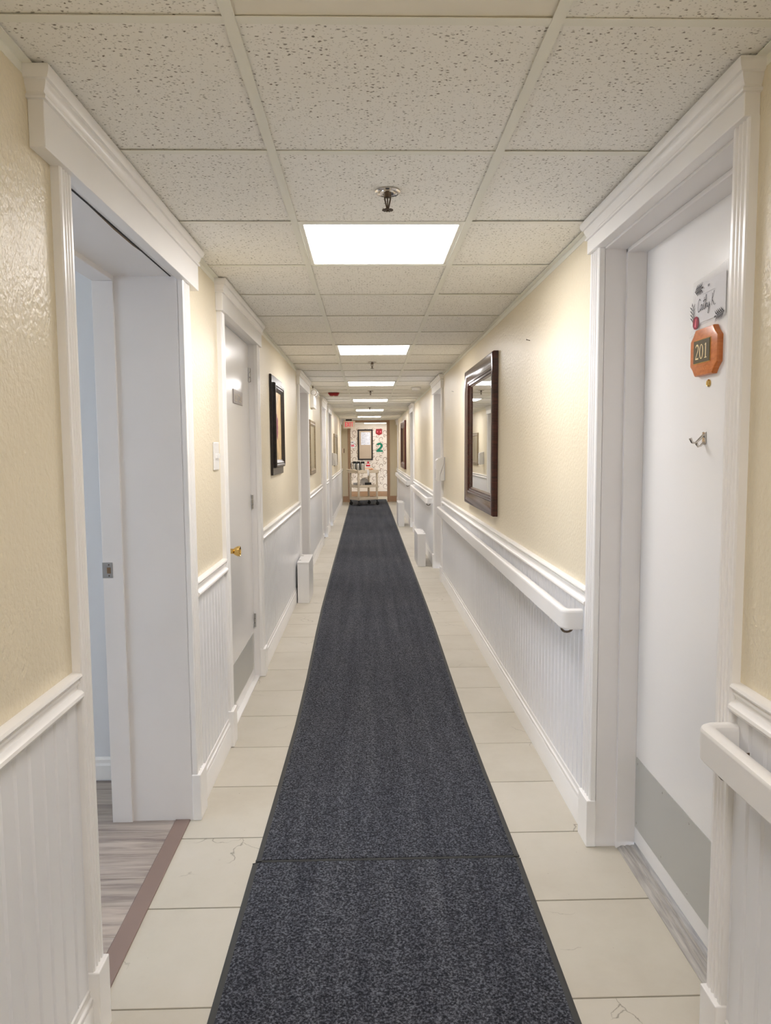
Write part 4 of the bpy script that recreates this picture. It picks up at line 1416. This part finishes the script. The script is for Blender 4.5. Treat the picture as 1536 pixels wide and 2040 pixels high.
P = tag(empty('napkin_box', oncart(0.13, 0.08, 0.856), local=True), 'white paper box on the cart top', 'box')
P.rotation_euler = (0, 0, TH)
MB().box(-0.13, 0.13, -0.07, 0.07, 0, 0.145).build('carton', M_PAPER, P, bevel=0.004)
MB().box(-0.13, 0.13, -0.071, -0.07, 0.075, 0.115).build('printed_band', plain('peach_print', lin(240, 205, 175), 0.6), P)
P = tag(empty('snack_basket', oncart(0.17, -0.115, 0.856), local=True), 'orange snack basket at the front of the cart top', 'basket')
P.rotation_euler = (0, 0, TH)
MB().lathe((0, 0, 0), (0, 0, 1), [(0.045, 0), (0.058, 0.004), (0.075, 0.055), (0.079, 0.06), (0.072, 0.056), (0.054, 0.010), (0.0, 0.008)], 24).build('bowl', plain('woven_tan', lin(206, 150, 100), 0.7), P, smooth=40)
for k in range(7):
    a = k * 0.9
    MB().rings([[(0.035 * math.cos(a) + q * 0.03 * s_, 0.035 * math.sin(a) + p * 0.02 * s_, 0.052 + k * 0.005 + dz) for q, p in ((-1, -1), (1, -1), (1, 1), (-1, 1))] for s_, dz in ((0.6, 0), (1, 0.008), (0.6, 0.016))]).build('snack_packet', plain('orange_wrapper', lin(224, 130, 70), 0.4) if k % 2 else plain('pale_wrapper', lin(240, 214, 180), 0.4), P)
P = tag(empty('gift_bag', oncart(0.19, 0.08, 1.002), local=True), 'small red and white wrapped gift standing on the paper box', 'gift')
MB().lathe((0, 0, 0), (0, 0, 1), [(0.055, 0), (0.062, 0.02), (0.045, 0.07), (0.016, 0.095), (0.034, 0.125), (0.020, 0.128)], 12).build('wrapping', plain('red_wrapping', lin(200, 40, 60), 0.4), P, smooth=50)
MB().lathe((0, 0, 0.045), (0, 0, 1), [(0.0575, 0), (0.058, 0.006), (0.052, 0.018)], 12).build('white_band', M_PAPER, P)
P = tag(empty('paper_tag', oncart(-0.02, -0.249, 0.80), local=True), 'small white tag hanging from the cart edge', 'tag')
P.rotation_euler = (0, 0, TH)
MB().prism([(-0.035, 0.11), (0.035, 0.11), (0.03, 0.0), (0.0, -0.05), (-0.02, 0.01)], lambda u, z: (u, -0.002, z), lambda u, z: (u, 0.0, z)).build('tag_sheet', M_PAPER, P)
P = tag(empty('cake_dome', oncart(0.05, 0.05, 0.486), local=True), 'grey translucent cake dome on the middle shelf', 'dome')
MB().lathe((0, 0, 0), (0, 0, 1), [(0.125, 0), (0.127, 0.01), (0.118, 0.013)], 28).build('plate', M_GREYP, P, smooth=40)
MB().lathe((0, 0, 0.011), (0, 0, 1), [(0.115, 0), (0.115, 0.10), (0.10, 0.16), (0.06, 0.195), (0.0, 0.205)], 28).build('cover', m_clear('smoky_plastic', (0.55, 0.54, 0.54, 1), 0.75), P, smooth=50)
MB().lathe((0, 0, 0.214), (0, 0, 1), [(0.008, 0), (0.018, 0.012), (0.0, 0.022)], 14).build('knob', M_GREYP, P, smooth=50)
P = tag(empty('black_tray', oncart(0.045, -0.150, 0.486), local=True), 'small black caddy at the front of the middle shelf', 'tray')
P.rotation_euler = (0, 0, TH)
MB().box(-0.08, 0.08, -0.03, 0.03, 0, 0.105).build('tray_body', M_BLACKP, P, bevel=0.004)
P = tag(empty('cup_stack', oncart(-0.10, -0.06, 0.486), local=True), 'white paper cup on the middle shelf', 'cup')
MB().lathe((0, 0, 0), (0, 0, 1), [(0.026, 0), (0.036, 0.085), (0.038, 0.088), (0.035, 0.087), (0.025, 0.004), (0, 0.003)], 20).build('cup_wall', M_PAPER, P, smooth=40)
P = tag(empty('plate_pile', oncart(-0.20, 0.06, 0.486), local=True), 'low pile of white plates on the middle shelf', 'plates')
for k in range(8):
    MB().lathe((0, 0, k * 0.012), (0, 0, 1), [(0.045, 0), (0.075, 0.012), (0.073, 0.015), (0.044, 0.003), (0, 0.003)], 24).build('plate', M_PAPER, P, smooth=40)
P = tag(empty('folded_cloth', oncart(0.09, -0.03, 0.166), local=True), 'flat cream bundle on the bottom shelf', 'cloth')
P.rotation_euler = (0, 0, TH * 0.1)
rr = []
for k in range(9):
    x = -0.16 + k * 0.04
    h_ = 0.045 + 0.012 * math.sin(k * 1.3)
    rr.append([(x, -0.09, 0), (x, 0.09, 0), (x, 0.095, h_ * 0.6), (x, 0.05, h_), (x, -0.05, h_ * 0.95), (x, -0.095, h_ * 0.55)])
MB().rings(rr).build('bundle', plain('cream_cloth', lin(226, 210, 184), 0.9), P, smooth=50)
MB().box(0.08, 0.15, -0.05, 0.04, 0.056, 0.062).build('red_label', plain('rust_label', lin(180, 120, 100), 0.7), P)
